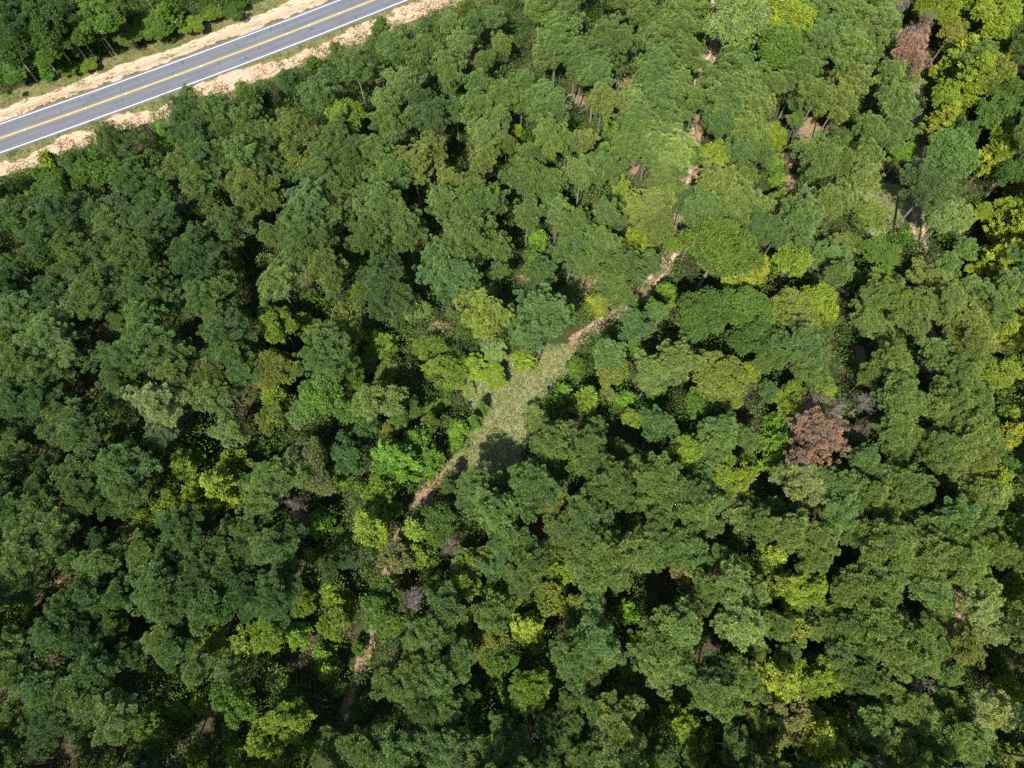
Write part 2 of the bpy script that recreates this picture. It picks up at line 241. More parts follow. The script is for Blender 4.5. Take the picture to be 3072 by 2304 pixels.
'32': "pb 100 50 120,ho 330 190 130,hy 490 160 90,ho 570 270 120,hk 60 260 70,hY 130 430 130,hy 210 600 110,pl 700 30 130,pg 930 50 90,hk 1000 290 105,hk 1090 540 85,hk 970 820 85,pd 560 470 110,pb 660 560 180,pg 550 710 180,po 850 680 110,po 720 830 140,pk 120 950 140,pk 70 1070 100,pk 230 1060 80,sk 350 920 80,pg 480 1080 120,pg 620 1000 90,pg 530 1190 100,pg 540 1300 80,pg 750 1150 140,po 900 1230 160,pg 1060 1130 110,po 950 1380 150,pg 960 1030 70,pg 1450 430 150,pg 1560 290 120,pg 1280 480 120,pg 1300 630 160,pg 1550 560 130,pl 1300 790 160,pl 1480 780 120,pg 1740 120 120,pl 1950 100 140,pl 2130 130 100,pl 1980 430 150,pl 2150 400 100,po 2130 620 100,pd 1780 850 170,pg 2000 880 160,pg 1700 1020 180,pg 1900 1060 140,hk 1400 1160 95,hg 1510 1090 75,hy 1500 1320 100,hy 1640 1410 130,hg 1710 1290 100,po 2120 1250 120,po 2150 1410 90,pg 1900 1510 130,pg 2060 1570 110,pg 1560 1560 75,pg 1260 1440 65,pg 1310 1550 120,pl 1000 1570 160,pg 700 1610 130,pg 560 1540 100,pg 400 1440 90,pg 330 1330 80,pg 330 1590 110,pb 60 1440 120,pb 140 1570 100,hy 1380 960 70",
'33': "hY 130 80 150,hy 330 100 130,hy 240 240 95,pg 700 100 170,pg 560 320 130,pg 850 260 150,pg 1050 90 170,pg 1400 90 160,pg 1010 350 110,pg 710 400 130,pg 1000 470 150,pg 850 540 120,pg 1500 250 110,pg 1800 80 130,pL 1850 250 150,pL 2080 350 110,pL 1950 460 110,pg 1400 450 100,pg 1300 570 130,pg 1460 610 100,pg 1100 660 150,pg 1260 730 140,pg 820 650 110,pg 660 700 120,ho 240 480 140,po 450 460 110,pg 100 420 110,pb 200 650 100,sk 350 720 60,pg 790 840 120,pg 1550 820 120,po 1750 650 140,po 1860 790 130,xg 1290 960 115,mr 1130 1035 42,pg 970 960 120,pg 700 900 95,pg 1480 1000 80,pg 1600 1110 130,po 1200 1150 140,pb 830 1150 100,pb 950 1300 160,pg 1350 1260 140,pg 1550 1350 150,pg 1440 1510 140,po 1160 1510 140,pg 900 1490 110,pg 1710 1490 140,po 1800 1160 110,pL 1960 1180 150,pL 1870 1350 120,hb 2060 1340 105,hk 2050 850 85,hy 2110 1000 95,hy 2080 560 115,hy 2140 100 100,hY 2170 220 65,hy 2170 1180 70,hy 2110 1560 90,pg 1900 1570 110,hY 120 900 150,hy 330 900 120,hy 500 880 120,hy 480 1120 65,hw 260 1060 120,hw 200 1290 140,ho 60 1410 110,hY 420 1350 150,hY 620 1290 125,hY 560 1480 125,hy 330 1500 120,hg 150 1510 100,sk 50 1080 60,sk 110 1180 45,hb 350 1610 90,sw 590 560 55",
}
GAPS = {
'00': "1050 1380 60,1270 1250 90,650 1150 200,2120 640 120,1300 960 150,1000 480 160,300 720 200,1500 300 110,1900 180 70,100 1560 140,1200 1120 90",
'01': "1250 130 200,800 330 130,500 430 140,180 600 100,1560 130 60,1940 100 40,90 790 60,1380 160 90,650 520 20,960 880 60,780 790 40,670 640 40,1740 1190 110,1640 1350 90,920 1170 60,1300 960 40,1780 760 60,1560 760 50,1060 530 40,1130 600 40,1660 350 25,2050 350 50,2010 450 40,2090 1400 60",
'02': "110 170 50,150 400 70,50 560 60,430 720 50,440 830 50,540 890 50,520 980 60,940 650 40,940 780 50,900 920 70,660 90 40,970 90 40,1090 310 50,720 1230 60,1600 660 25,1730 490 90,1590 1010 50,1570 1490 60,990 1400 40,1060 1600 40,420 1400 70,2150 1480 50,30 1320 40",
'03': "530 650 60,220 760 40,940 560 50,950 850 50,850 930 40,560 1080 70,400 1150 90,190 1100 60,150 1330 50,180 1600 90,330 1600 60,1000 1450 80,1320 680 70,1310 1120 90,1430 720 60,1340 870 50,1730 320 50,1110 1500 80,2150 350 50",
'10': "750 340 80,200 550 90,260 740 80,1660 250 90,2160 290 70,2150 700 100,2150 900 70,1650 1250 130,1700 1420 100,1560 790 60,740 1200 60,880 1200 60,820 1400 70,820 1540 80,660 1600 80,1960 510 40,2120 480 60",
'11': "700 420 90,830 560 120,800 750 110,560 1030 120,700 920 90,1350 560 70,150 230 60,60 300 50,1500 380 50,1000 1100 70,1280 1250 60,1550 1100 60,1610 1200 60,900 1380 60,350 1480 50,2120 820 100,1280 1500 80,2110 270 50,380 830 40",
'12': "640 820 80,1170 830 90,1320 680 40,860 1080 90,820 1240 90,1100 980 60,380 660 50,480 860 60,600 940 60,1380 1200 110,560 1380 60,350 1480 90,280 1580 110,1480 330 30,30 840 50,930 60 30,280 150 30,2150 1620 50",
'13': "1110 60 100,1100 300 60,1330 350 90,1300 530 90,1170 620 80,780 610 80,620 290 60,1730 730 70,780 1220 110,800 1420 130,1000 1230 60,960 1330 70,1020 1080 50,1390 1260 50,1330 1600 80,100 1600 80,1620 380 60,620 1150 60,1600 500 40",
'20': "720 110 120,870 200 100,1000 220 90,250 280 60,1120 110 50,1650 200 60,1700 430 110,1850 560 80,1150 1240 80,1100 1370 50,350 580 50,150 800 60,1350 810 60,2100 1080 90,1850 1100 60,730 1280 50,420 1620 60,1070 1550 40,900 1150 50,2100 560 60",
'21': "130 480 110,200 560 70,730 360 80,1280 960 110,1450 930 90,1560 980 80,700 1060 120,800 1380 110,900 1530 70,1740 180 90,2050 560 160,2180 450 90,2080 300 120,1740 710 40,1750 1270 60,550 1400 90,1850 1330 60,1480 1600 70,1650 560 50,1400 80 50,850 960 60,270 210 40,1900 80 40,2120 150 90",
'22': "100 120 160,30 350 100,430 250 110,570 310 60,830 200 70,900 330 80,1250 110 50,60 580 90,130 660 50,560 880 80,1040 1080 70,950 1130 70,230 1230 90,300 1180 50,1100 570 50,1320 530 40,2150 220 50,1800 1100 60,1830 1350 90,2030 1430 70,1330 1620 60,1690 680 30,2050 920 40,1540 240 40,1730 200 30,2050 370 60",
'23': "760 250 110,70 890 80,1590 800 80,1400 350 60,1990 140 60,2100 580 60,2120 1080 80,750 1470 100,620 1560 80,400 1120 50,1150 1130 50,220 620 50,1060 870 40,1330 1350 40",
'30': "100 350 110,1200 470 80,1310 830 90,1500 850 90,1600 950 90,1450 1000 60,1690 520 50,1850 1270 130,1750 1400 130,1600 1450 90,550 60 70,130 1060 80,980 960 50,820 460 60,2000 720 50,2100 870 70,1150 1450 50,1900 1480 50,1050 1550 60",
'31': "430 90 60,1330 100 60,980 550 60,940 700 60,880 870 60,810 1000 50,790 1130 40,800 700 60,400 720 100,300 820 80,150 1050 60,550 1020 80,950 950 70,1000 700 50,130 680 50,1350 430 40,1880 500 50,1830 900 60,2030 1000 80,1820 1170 70,490 1400 50,720 1600 50,1030 1180 50,640 560 50",
'32': "180 260 60,150 720 120,1020 450 60,970 540 80,1050 680 80,850 930 80,1270 130 120,1180 220 80,350 560 40,360 1200 80,200 1230 90,600 1220 40,1270 1050 90,1250 1200 70,1700 620 80,1850 620 60,1430 1000 50,1930 1250 100,1480 1520 60,1680 1550 80,700 1420 60,450 980 50",
'33': "400 380 80,1280 280 90,80 250 60,60 650 60,1610 150 50,1650 480 80,2080 700 100,750 1030 60,1730 1050 60,760 1330 50,2000 1450 60,1800 930 70,940 1570 50,1420 900 50",
}
def read_survey(text_by_tile):
    for t, text in text_by_tile.items():
        ox, oy = int(t[1]) * 768, int(t[0]) * 576
        for item in text.split(','):
            f = item.split()
            x, y, r = (float(q) / 2.88 for q in f[-3:])
            yield (f[0] if len(f) == 4 else '', x + ox, y + oy, r)
crowns = [list(c) for c in read_survey(SURVEY)]
gaps = [(c[1], c[2], c[3]) for c in read_survey(GAPS)]
# ------------------------------------------------------------------ the ground, the road, the tracks
def poly_world(pts):
    return np.array([ray_ground(x, y)[:2] for x, y in pts])

def dist_poly(P, L):
    """distance from points P (n,2) to polyline L, the signed side and the length along it"""
    best = np.full(len(P), 1e9); side = np.zeros(len(P)); along = np.zeros(len(P)); acc = 0.0
    for a, b in zip(L[:-1], L[1:]):
        d = b - a; l = np.hypot(*d); t = np.clip(((P - a) @ d) / (l * l), 0, 1)
        q = a + t[:, None] * d
        dd = np.hypot(*(P - q).T)
        m = dd < best
        cr = d[0] * (P[:, 1] - a[1]) - d[1] * (P[:, 0] - a[0])
        best[m] = dd[m]; side[m] = np.sign(cr[m]); along[m] = acc + t[m] * l
        acc += l
    return best, side, along

def in_poly(P, V):
    inside = np.zeros(len(P), bool)
    x, y = P.T
    for (x1, y1), (x2, y2) in zip(V, np.roll(V, -1, 0)):
        c = (y1 > y) != (y2 > y)
        with np.errstate(divide='ignore', invalid='ignore'):
            xi = (x2 - x1) * (y - y1) / (y2 - y1) + x1
        inside ^= c & (x < xi)
    return inside

# yellow centre line of the road in the survey, extended past both ends, resampled smooth
road_px = [(0, 415), (257, 323), (437.5, 257.6), (603, 197), (768, 138), (928, 75), (1091, 10)]
RW = poly_world(road_px)
A = np.polyfit(RW[:, 0], RW[:, 1], 2)
xs = np.arange(-330, 330, 2.5)
x0, x1 = RW[0, 0], RW[-1, 0]
def road_y(x):
    y = np.polyval(A, np.clip(x, x0, x1))
    dA = np.polyder(A)
    return y + np.where(x < x0, (x - x0) * np.polyval(dA, x0), 0) + np.where(x > x1, (x - x1) * np.polyval(dA, x1), 0)
ROAD = np.stack([xs, road_y(xs)], 1)
tan = np.gradient(ROAD, axis=0); tan /= np.hypot(*tan.T)[:, None]
NRM = np.stack([-tan[:, 1], tan[:, 0]], 1)                     # points to the far (north) side
top_edge = np.array([ray_ground(0, 373)[:2], ray_ground(768, 97.5)[:2]])
low_edge = np.array([ray_ground(0, 460)[:2], ray_ground(768, 178)[:2]])
HALF = float(np.mean([dist_poly(top_edge, ROAD)[0].mean(), dist_poly(low_edge, ROAD)[0].mean()]))
print('road half width to the edge line', HALF)

TRACKS = [
    ([(1042, 2134), (1050, 2075), (1073, 2023), (1094, 1964), (1112, 1922), (1118, 1884), (1135, 1780), (1180, 1640), (1235, 1540), (1268, 1470), (1310, 1440), (1372, 1400), (1440, 1330), (1528, 1236), (1600, 1150), (1653, 1095), (1720, 1030), (1828, 951), (1890, 905), (1942, 860), (1991, 805), (2026, 725), (2060, 600), (2081, 521), (2093, 344), (2095, 226), (2137, 174), (2150, 90), (2147, 0)], 1.7),
    ([(2760, -60), (2752, 243), (2762, 399), (2752, 520), (2752, 640), (2766, 715), (2762, 800), (2787, 1013), (2787, 1100)], 1.6),
]
TR = [(poly_world(p), w) for p, w in TRACKS]
CLEAR = poly_world([(1700, 1030), (1745, 1060), (1700, 1120), (1665, 1187), (1605, 1225), (1575, 1270), (1592, 1310), (1571, 1340), (1560, 1420), (1480, 1420), (1372, 1415), (1340, 1400), (1385, 1340), (1420, 1290), (1425, 1249), (1395, 1190), (1405, 1110), (1500, 1080), (1600, 1060), (1650, 1040)])
BARE = [(1723, 312, 3.5), (1700, 345, 2.6), (1862, 240, 2.8), (1840, 320, 3.0), (2137, 168, 4.2), (2092, 228, 1.6), (2088, 346, 2.6), (2080, 515, 4), (1882, 497, 3), (1904, 555, 2.5),
        (2439, 405, 4.0), (2430, 380, 3.0), (2478, 236, 3.0), (2370, 555, 3.4), (2355, 470, 2.6), (2640, 490, 2.5), (1757, 850, 3.4), (1735, 862, 2.6), (1773, 835, 2.4), (1942, 862, 3.2), (1930, 880, 2.6), (1993, 805, 2.4), (1567, 842, 2.2), (1325, 990, 2.2), (2570, 1060, 2.2),
        (2680, 684, 1.8), (2590, 605, 1.8), (2785, 1017, 2.6), (2850, 1435, 2.6), (2864, 1785, 2.4), (2882, 1897, 3.6), (620, 1090, 2.2), (320, 1000, 2.6), (395, 1595, 2.6), (1276, 1505, 1.9), (455, 2015, 1.2), (2500, 1925, 2.0), (2030, 2080, 2.2), (2060, 2100, 2.2), (2630, 2270, 2.0), (200, 1750, 3)]
BW = [(*ray_ground(x, y)[:2], r * .85) for x, y, r in BARE]

GLADE = [(*ray_ground(x, y)[:2], r) for x, y, r in ((2655, 612, 6.0), (2640, 655, 5.0), (2755, 225, 4.0))]

def smooth_noise(P, scale, seed):
    """cheap value noise for numpy points"""
    r = np.random.default_rng(seed); T = r.random((128, 128))
    q = P / scale; i = np.floor(q).astype(int); f = q - i; f = f * f * (3 - 2 * f)
    a = T[i[:, 0] % 128, i[:, 1] % 128]; b = T[(i[:, 0] + 1) % 128, i[:, 1] % 128]
    c = T[i[:, 0] % 128, (i[:, 1] + 1) % 128]; d = T[(i[:, 0] + 1) % 128, (i[:, 1] + 1) % 128]
    return (a * (1 - f[:, 0]) + b * f[:, 0]) * (1 - f[:, 1]) + (c * (1 - f[:, 0]) + d * f[:, 0]) * f[:, 1]

def sstep(x, a, b):
    t = np.clip((x - a) / (b - a), 0, 1)
    return t * t * (3 - 2 * t)

def ground_fields(P):
    """what covers the ground: sand, clay, grass, green weeds, sandy ruts (each 0..1) and the height"""
    n1 = smooth_noise(P, 2.2, 1) * .6 + smooth_noise(P, 0.9, 2) * .4
    n2 = smooth_noise(P, 9.0, 3)
    d, side, along = dist_poly(P, ROAD)
    off = d - HALF
    north = side > 0
    j = (n1 - .5) * 2.4
    S = P - 0.0
    verge = np.where(north, 1 - sstep(off, 8.5, 10.5), 1 - sstep(off, 9.0, 11.5))
    sand_n = sstep(off + j, .7, 1.6) * (1 - sstep(off + j * .8 + (n2 - .5) * 1.2 - np.clip((P[:, 0] + 80) / 60, 0, 1) * 1.3, 5.2, 6.6))
    sand_s = sstep(off + j + (n2 - .5) * 2.6, 1.6, 2.8) * (1 - sstep(off + j * .8, 5.8, 7.2)) * sstep(n2 + n1 * .5, .12, .36)
    sand = np.where(north, sand_n, 0.0); clay = np.where(north, 0.0, sand_s)
    grass = verge * (1 - np.maximum(sand, clay))
    ditch = -0.75 * sstep(off, 1.2, 4.5) * (1 - sstep(off, 6.5, 12)) * np.where(north, 1, .8)
    track = np.zeros(len(P)); rut = np.zeros(len(P))
    for ti_, (L, w) in enumerate(TR):
        dd, _, al = dist_poly(P, L)
        w1 = w * (0.85 + (n1 - .5) * .7) * (np.where(al < 78, .42, np.where(al > 175, .5, np.where(al > 128, .7, 1.0))) if ti_ == 0 else 1.0)
        track = np.maximum(track, 1 - sstep(dd, w1, w1 + .6))
        rut = np.maximum(rut, (1 - sstep(np.abs(dd - .85), .18, .5)) * (np.where(al < 78, 0, 1.0) if ti_ == 0 else 1.0))
    for x, y, r in BW:
        dd = np.hypot(P[:, 0] - x, P[:, 1] - y) + (n1 - .5) * 2.2
        track = np.maximum(track, 1 - sstep(dd, r * .8, r * 1.25))
    c = in_poly(P, CLEAR).astype(float)
    cx, cy_ = CLEAR.mean(0)
    dist_edge = np.full(len(P), 99.0)
    near = np.hypot(P[:, 0] - cx, P[:, 1] - cy_) < 60
    if near.any():
        dist_edge[near] = dist_poly(P[near], np.vstack([CLEAR, CLEAR[:1]]))[0]
    sd = np.where(c > 0, dist_edge, -dist_edge) + (n1 - .5) * 2.0
    clearing = sstep(sd, -1.2, .8)
    for x, y, r in GLADE:
        clearing = np.maximum(clearing, 1 - sstep(np.hypot(P[:, 0] - x, P[:, 1] - y) + (n1 - .5) * 3, r * .7, r * 1.2))
    h = ditch + (n2 - .5) * .9 * (1 - verge) * (1 - clearing) + (n1 - .5) * .12 * sstep(off, 1, 2)
    h = np.where(off < 1.0, -0.03, h - .03)
    return dict(sand=sand, clay=clay, grass=grass, track=track * (1 - verge), rut=rut, clearing=clearing, h=h, verge=verge, off=off, along=along * 1.0, soff=off * np.where(north, 1, -1))

fine_x = np.arange(-150, 150.01, 0.6); fine_y = np.arange(-45, 185.01, 0.6)
gx = np.concatenate([[-1500, -700, -380, -250, -190, -165], fine_x, [165, 190, 250, 380, 700, 1500]])
gy = np.concatenate([[-1500, -700, -350, -180, -100, -65], fine_y, [200, 230, 300, 450, 800, 1500]])
GX, GY = np.meshgrid(gx, gy, indexing='ij')
P = np.stack([GX.ravel(), GY.ravel()], 1)
F = ground_fields(P)
nx, ny = len(gx), len(gy)
idx = np.arange(nx * ny).reshape(nx, ny)
faces = np.stack([idx[:-1, :-1].ravel(), idx[1:, :-1].ravel(), idx[1:, 1:].ravel(), idx[:-1, 1:].ravel()], 1)
gm, nt, out = new_mat('forest_ground')
def A_(n): return N(nt, 'ShaderNodeAttribute', attribute_name=n).outputs['Fac']
pos = N(nt, 'ShaderNodeTexCoord').outputs['Object']
nf = noise(nt, pos, 2.6, 5.0, 0.7); nb = noise(nt, pos, 0.35, 3.0); nh = noise(nt, pos, 9.0, 4.0, 0.75)
vuv = N(nt, 'ShaderNodeAttribute', attribute_name='verge_uv').outputs['Vector']
ns = noise(nt, vuv, 1.5, 6.0, 0.72)                       # streaks drawn out along the road
def edge(attr, k=0.55, src=None):
    mixed = math_n(nt, 'ADD', math_n(nt, 'MULTIPLY', src or nf, .65), math_n(nt, 'MULTIPLY', nh, .35))
    v = math_n(nt, 'ADD', A_(attr), math_n(nt, 'MULTIPLY', math_n(nt, 'SUBTRACT', mixed, 0.5), k * 2.6))
    return ramp(nt, v, 0.34, 0.66)
straw = mixc(nt, (0.050, 0.040, 0.022), (0.110, 0.078, 0.046), ramp(nt, nf, .35, .65))  # straw darkened: deep shade of the gaps put into the floor colour
straw = mixc(nt, straw, (0.040, 0.058, 0.018), math_n(nt, 'MULTIPLY', ramp(nt, nb, .42, .58), .85))
g1 = mixc(nt, (0.115, 0.115, 0.040), (0.245, 0.215, 0.105), ramp(nt, nf, .36, .66))
g1 = mixc(nt, g1, (0.105, 0.140, 0.035), math_n(nt, 'MULTIPLY', ramp(nt, nb, .45, .65), .7))
sandc = mixc(nt, (0.55, 0.41, 0.275), (0.66, 0.51, 0.36), ramp(nt, nf, .4, .62))
sandc = mixc(nt, sandc, (0.20, 0.175, 0.085), math_n(nt, 'MULTIPLY', ramp(nt, nh, .56, .66), .8))
clayc = mixc(nt, (0.54, 0.335, 0.225), (0.64, 0.44, 0.315), ramp(nt, nf, .4, .62))
clayc = mixc(nt, clayc, (0.22, 0.165, 0.08), math_n(nt, 'MULTIPLY', ramp(nt, nh, .57, .66), .8))
trackc = mixc(nt, (0.19, 0.125, 0.074), (0.37, 0.255, 0.160), ramp(nt, nf, .36, .64))
rutc = (0.62, 0.50, 0.37)
clearc = mixc(nt, (0.165, 0.200, 0.070), (0.285, 0.290, 0.140), ramp(nt, nf, .38, .64))
c = mixc(nt, straw, clearc, edge('clearing', .35))
litter = math_n(nt, 'SUBTRACT', 1.0, math_n(nt, 'MULTIPLY', ramp(nt, nh, .50, .60), .55))
trackfac = math_n(nt, 'MULTIPLY', math_n(nt, 'MULTIPLY', edge('track', .8), litter), math_n(nt, 'SUBTRACT', 1.0, math_n(nt, 'MULTIPLY', A_('clearing'), .72)))
c = mixc(nt, c, trackc, trackfac)
c = mixc(nt, c, rutc, math_n(nt, 'MULTIPLY', math_n(nt, 'MULTIPLY', edge('rut', .9), trackfac), math_n(nt, 'MULTIPLY', ramp(nt, nb, .40, .58), .75)))
c = mixc(nt, c, (0.40, 0.35, 0.21), math_n(nt, 'MULTIPLY', math_n(nt, 'MULTIPLY', edge('rut', .5), A_('clearing')), .7))
c = mixc(nt, c, g1, edge('grass', .3))
weeds = math_n(nt, 'SUBTRACT', 1.0, math_n(nt, 'MULTIPLY', ramp(nt, ns, .53, .62), .75))
c = mixc(nt, c, sandc, math_n(nt, 'MULTIPLY', edge('sand', .6, ns), weeds))
c = mixc(nt, c, clayc, math_n(nt, 'MULTIPLY', edge('clay', .6, ns), weeds))
pr = N(nt, 'ShaderNodeBsdfPrincipled', Roughness=0.95)
pr.inputs['Specular IOR Level'].default_value = 0.1
nt.links.new(c, pr.inputs['Base Color'])
bp = N(nt, 'ShaderNodeBump', Strength=0.5, Distance=0.2)
nt.links.new(nf, bp.inputs['Height']); nt.links.new(bp.outputs[0], pr.inputs['Normal'])
nt.links.new(pr.outputs[0], out.inputs[0])
me = mesh_np('ground', np.stack([P[:, 0], P[:, 1], F['h']], 1), faces, gm, {**{k: F[k] for k in ('sand', 'clay', 'grass', 'track', 'rut', 'clearing')}, 'verge_uv': np.column_stack([F['along'] * .22, F['soff'] * 1.25, F['along'] * 0, F['along'] * 0 + 1])}, smooth=True)
tag(link('ground', me), 'forest floor of pine straw with sandy and grassy openings', kind='structure')

# the road: asphalt sheet, two white edge lines, double yellow centre line
def strip(name, mat, offs, z, parent=None, jitter=0.0):
    n = len(xs); rr = np.random.default_rng(3)
    rows = []
    for k, o in enumerate(offs):
        jj = (np.convolve(rr.normal(0, 1, n + 8), np.ones(9) / 9, 'valid') * jitter) if jitter and k in (0, len(offs) - 1) else 0
        p = ROAD + NRM * (o + jj)[..., None] if jitter and k in (0, len(offs) - 1) else ROAD + NRM * o
        rows.append(np.column_stack([p, np.full(n, z)]))
    V = np.concatenate(rows)
    fs = []
    for k in range(len(offs) - 1):
        a = np.arange(n - 1) + k * n
        fs.append(np.stack([a, a + 1, a + 1 + n, a + n], 1))
    along = np.concatenate([np.cumsum(np.r_[0, np.hypot(*np.diff(ROAD, axis=0).T)])] * len(offs))
    across = np.repeat(np.array(offs, float), n)
    uvw = np.column_stack([along, across, np.zeros_like(along), np.ones_like(along)])
    F_ = np.concatenate(fs)
    me = mesh_np(name, V, F_[:, ::-1] if offs[0] > offs[-1] else F_, mat, {'road_uv': uvw})
    return link(name, me, parent)
am, nt, out = new_mat('asphalt')
ruv = N(nt, 'ShaderNodeAttribute', attribute_name='road_uv').outputs['Vector']
pos = N(nt, 'ShaderNodeTexCoord').outputs['Object']
mp = N(nt, 'ShaderNodeMapping'); mp.inputs['Scale'].default_value = (0.05, 0.9, 1)
nt.links.new(ruv, mp.inputs[0])
streak = noise(nt, mp.outputs[0], 2.0, 4.0)
fine = noise(nt, pos, 14.0, 4.0, .8)
ac = mixc(nt, (0.138, 0.145, 0.168), (0.182, 0.187, 0.206), ramp(nt, streak, .35, .65))
sx_ = N(nt, 'ShaderNodeSeparateXYZ'); nt.links.new(ruv, sx_.inputs[0])
lane = math_n(nt, 'ABSOLUTE', math_n(nt, 'SUBTRACT', math_n(nt, 'ABSOLUTE', sx_.outputs[1]), HALF * .5))
wheel = ramp(nt, math_n(nt, 'ABSOLUTE', math_n(nt, 'SUBTRACT', lane, .85)), .45, .1)
ac = mixc(nt, ac, (0.098, 0.100, 0.112), math_n(nt, 'MULTIPLY', wheel, .32))
ac = mixc(nt, ac, (0.205, 0.205, 0.21), math_n(nt, 'MULTIPLY', ramp(nt, fine, .45, .75), .35))
wv = N(nt, 'ShaderNodeMapping'); wv.inputs['Scale'].default_value = (0.19, 0.035, 1)
nt.links.new(ruv, wv.inputs[0])
dn = N(nt, 'ShaderNodeTexNoise', Scale=2.2, Detail=5.0)
nt.links.new(ruv, dn.inputs['Vector'])
wadd = N(nt, 'ShaderNodeVectorMath', operation='MULTIPLY_ADD')
nt.links.new(dn.outputs['Color'], wadd.inputs[0]); wadd.inputs[1].default_value = (.14, .05, 0); nt.links.new(wv.outputs[0], wadd.inputs[2])
vo = N(nt, 'ShaderNodeTexVoronoi', feature='DISTANCE_TO_EDGE', Scale=1.0)
nt.links.new(wadd.outputs[0], vo.inputs['Vector'])
crack = math_n(nt, 'SUBTRACT', 1.0, ramp(nt, vo.outputs['Distance'], 0.0, 0.018))
crack = math_n(nt, 'MULTIPLY', crack, ramp(nt, noise(nt, ruv, .5, 3.0), .45, .6))
ac = mixc(nt, ac, (0.05, 0.052, 0.06), math_n(nt, 'MULTIPLY', crack, .6))
ap = N(nt, 'ShaderNodeBsdfPrincipled', Roughness=0.9)
ap.inputs['Specular IOR Level'].default_value = .2
nt.links.new(ac, ap.inputs['Base Color']); nt.links.new(ap.outputs[0], out.inputs[0])
road = strip('road', am, [-HALF - .65, -HALF * .5, 0.0, HALF * .5, HALF + .65], 0.02, None, 0.10)
tag(road, 'two lane grey asphalt road', kind='structure')
def paint(name, c, wear):
    m, nt, out = new_mat(name)
    pos = N(nt, 'ShaderNodeTexCoord').outputs['Object']
    f = ramp(nt, noise(nt, pos, 7.0, 5.0, .8), .52, .8)
    p = N(nt, 'ShaderNodeBsdfPrincipled', Roughness=0.7)
    nt.links.new(mixc(nt, c, (0.2, 0.2, 0.2), math_n(nt, 'MULTIPLY', f, wear)), p.inputs['Base Color'])
    nt.links.new(p.outputs[0], out.inputs[0]); return m
WP = paint('white_paint', (0.76, 0.76, 0.74), .35); YP = paint('yellow_paint', (0.76, 0.54, 0.10), .45)
strip('edge_line', WP, [HALF + .11, HALF - .11], 0.026, road)
strip('edge_line', WP, [-HALF + .11, -HALF - .11], 0.026, road)
strip('centre_line', YP, [.255, .085], 0.026, road)
strip('centre_line', YP, [-.085, -.255], 0.026, road)
# raised reflectors on the centre line
rm = paint('reflector_shell', (0.80, 0.78, 0.66), .1)
refl = None
RANK = ['first', 'second', 'third', 'fourth', 'fifth', 'sixth', 'seventh', 'eighth', 'ninth', 'last']
for ri, (sx, sy) in enumerate([(74, 388), (203, 343), (257, 323), (377, 281), (437.5, 257.6), (528, 224), (603, 197), (862, 101), (928, 75), (1017, 41)]):
    gx_, gy_, _ = ray_ground(sx, sy)
    k = int(np.argmin(np.hypot(ROAD[:, 0] - gx_, ROAD[:, 1] - gy_)))
    yy = float(road_y(np.array([gx_]))[0])
    if refl is None:
        a, h = 0.16, 0.05
        V = [(-a, -a, 0), (a, -a, 0), (a, a, 0), (-a, a, 0), (-a * .5, -a * .8, h), (a * .5, -a * .8, h), (a * .5, a * .8, h), (-a * .5, a * .8, h)]
        refl = mesh_np('road_reflector', V, [(0, 1, 5, 4), (1, 2, 6, 5), (2, 3, 7, 6), (3, 0, 4, 7), (4, 5, 6, 7)], rm)
    o = link('road_reflector', refl)
    o.location = (gx_, yy, 0.027); o.rotation_euler[2] = math.atan2(tan[k, 1], tan[k, 0])
    tag(o, 'small pale reflector on the yellow centre line, ' + RANK[ri] + ' from the left', 'reflector', 'reflectors along the yellow centre line')
# ------------------------------------------------------------------ tree kinds
def tubes(paths, mat, name):
    """paths: list of (points (n,3), radii (n,), sides); one mesh of tapered tubes"""
    V, Fq, n0 = [], [], 0
    for pts, rad, sides in paths:
        pts = np.asarray(pts, float); rad = np.asarray(rad, float); n = len(pts)
        t = np.gradient(pts, axis=0); t /= np.linalg.norm(t, axis=1)[:, None] + 1e-9
        ref = np.where(np.abs(t[:, 2:3]) > .9, [[1., 0, 0]], [[0, 0, 1.]])
        u = np.cross(t, ref); u /= np.linalg.norm(u, axis=1)[:, None] + 1e-9
        w = np.cross(t, u)
        a = np.linspace(0, 2 * np.pi, sides, endpoint=False)
        ring = pts[:, None, :] + rad[:, None, None] * (u[:, None, :] * np.cos(a)[None, :, None] + w[:, None, :] * np.sin(a)[None, :, None])
        V.append(ring.reshape(-1, 3))
        i = np.arange(n - 1)[:, None] * sides; j = np.arange(sides)[None, :]; j2 = (j + 1) % sides
        Fq.append(np.stack([i + j, i + j2, i + sides + j2, i + sides + j], 2).reshape(-1, 4) + n0)
        n0 += n * sides
    return mesh_np(name, np.concatenate(V), np.concatenate(Fq), mat, smooth=True)

def unit(v): return v / (np.linalg.norm(v, axis=-1, keepdims=True) + 1e-9)

def blades(c, d, ln, wd, tint, rg, leafy=False, up=0.0):
    """kite shaped leaves or needle sprays: root c, direction d, length, width"""
    n = len(c)
    r = rg.normal(0, 1, (n, 3)); 
    side = unit(np.cross(d, r))
    if up > 0:   # turn the blade's face towards the sky
        s2 = unit(np.cross(d, np.tile([[0, 0, 1.]], (n, 1))))
        side = unit(side * (1 - up) + s2 * up * np.sign((side * s2).sum(1, keepdims=True) + 1e-6))
    ln = ln[:, None]; wd = wd[:, None]
    k = .45 if leafy else .62
    v = np.stack([c, c + d * ln * k + side * wd * .5, c + d * ln, c + d * ln * k - side * wd * .5], 1).reshape(-1, 3)
    f = np.arange(4 * n).reshape(n, 4)
    return v, f, np.repeat(tint, 4)

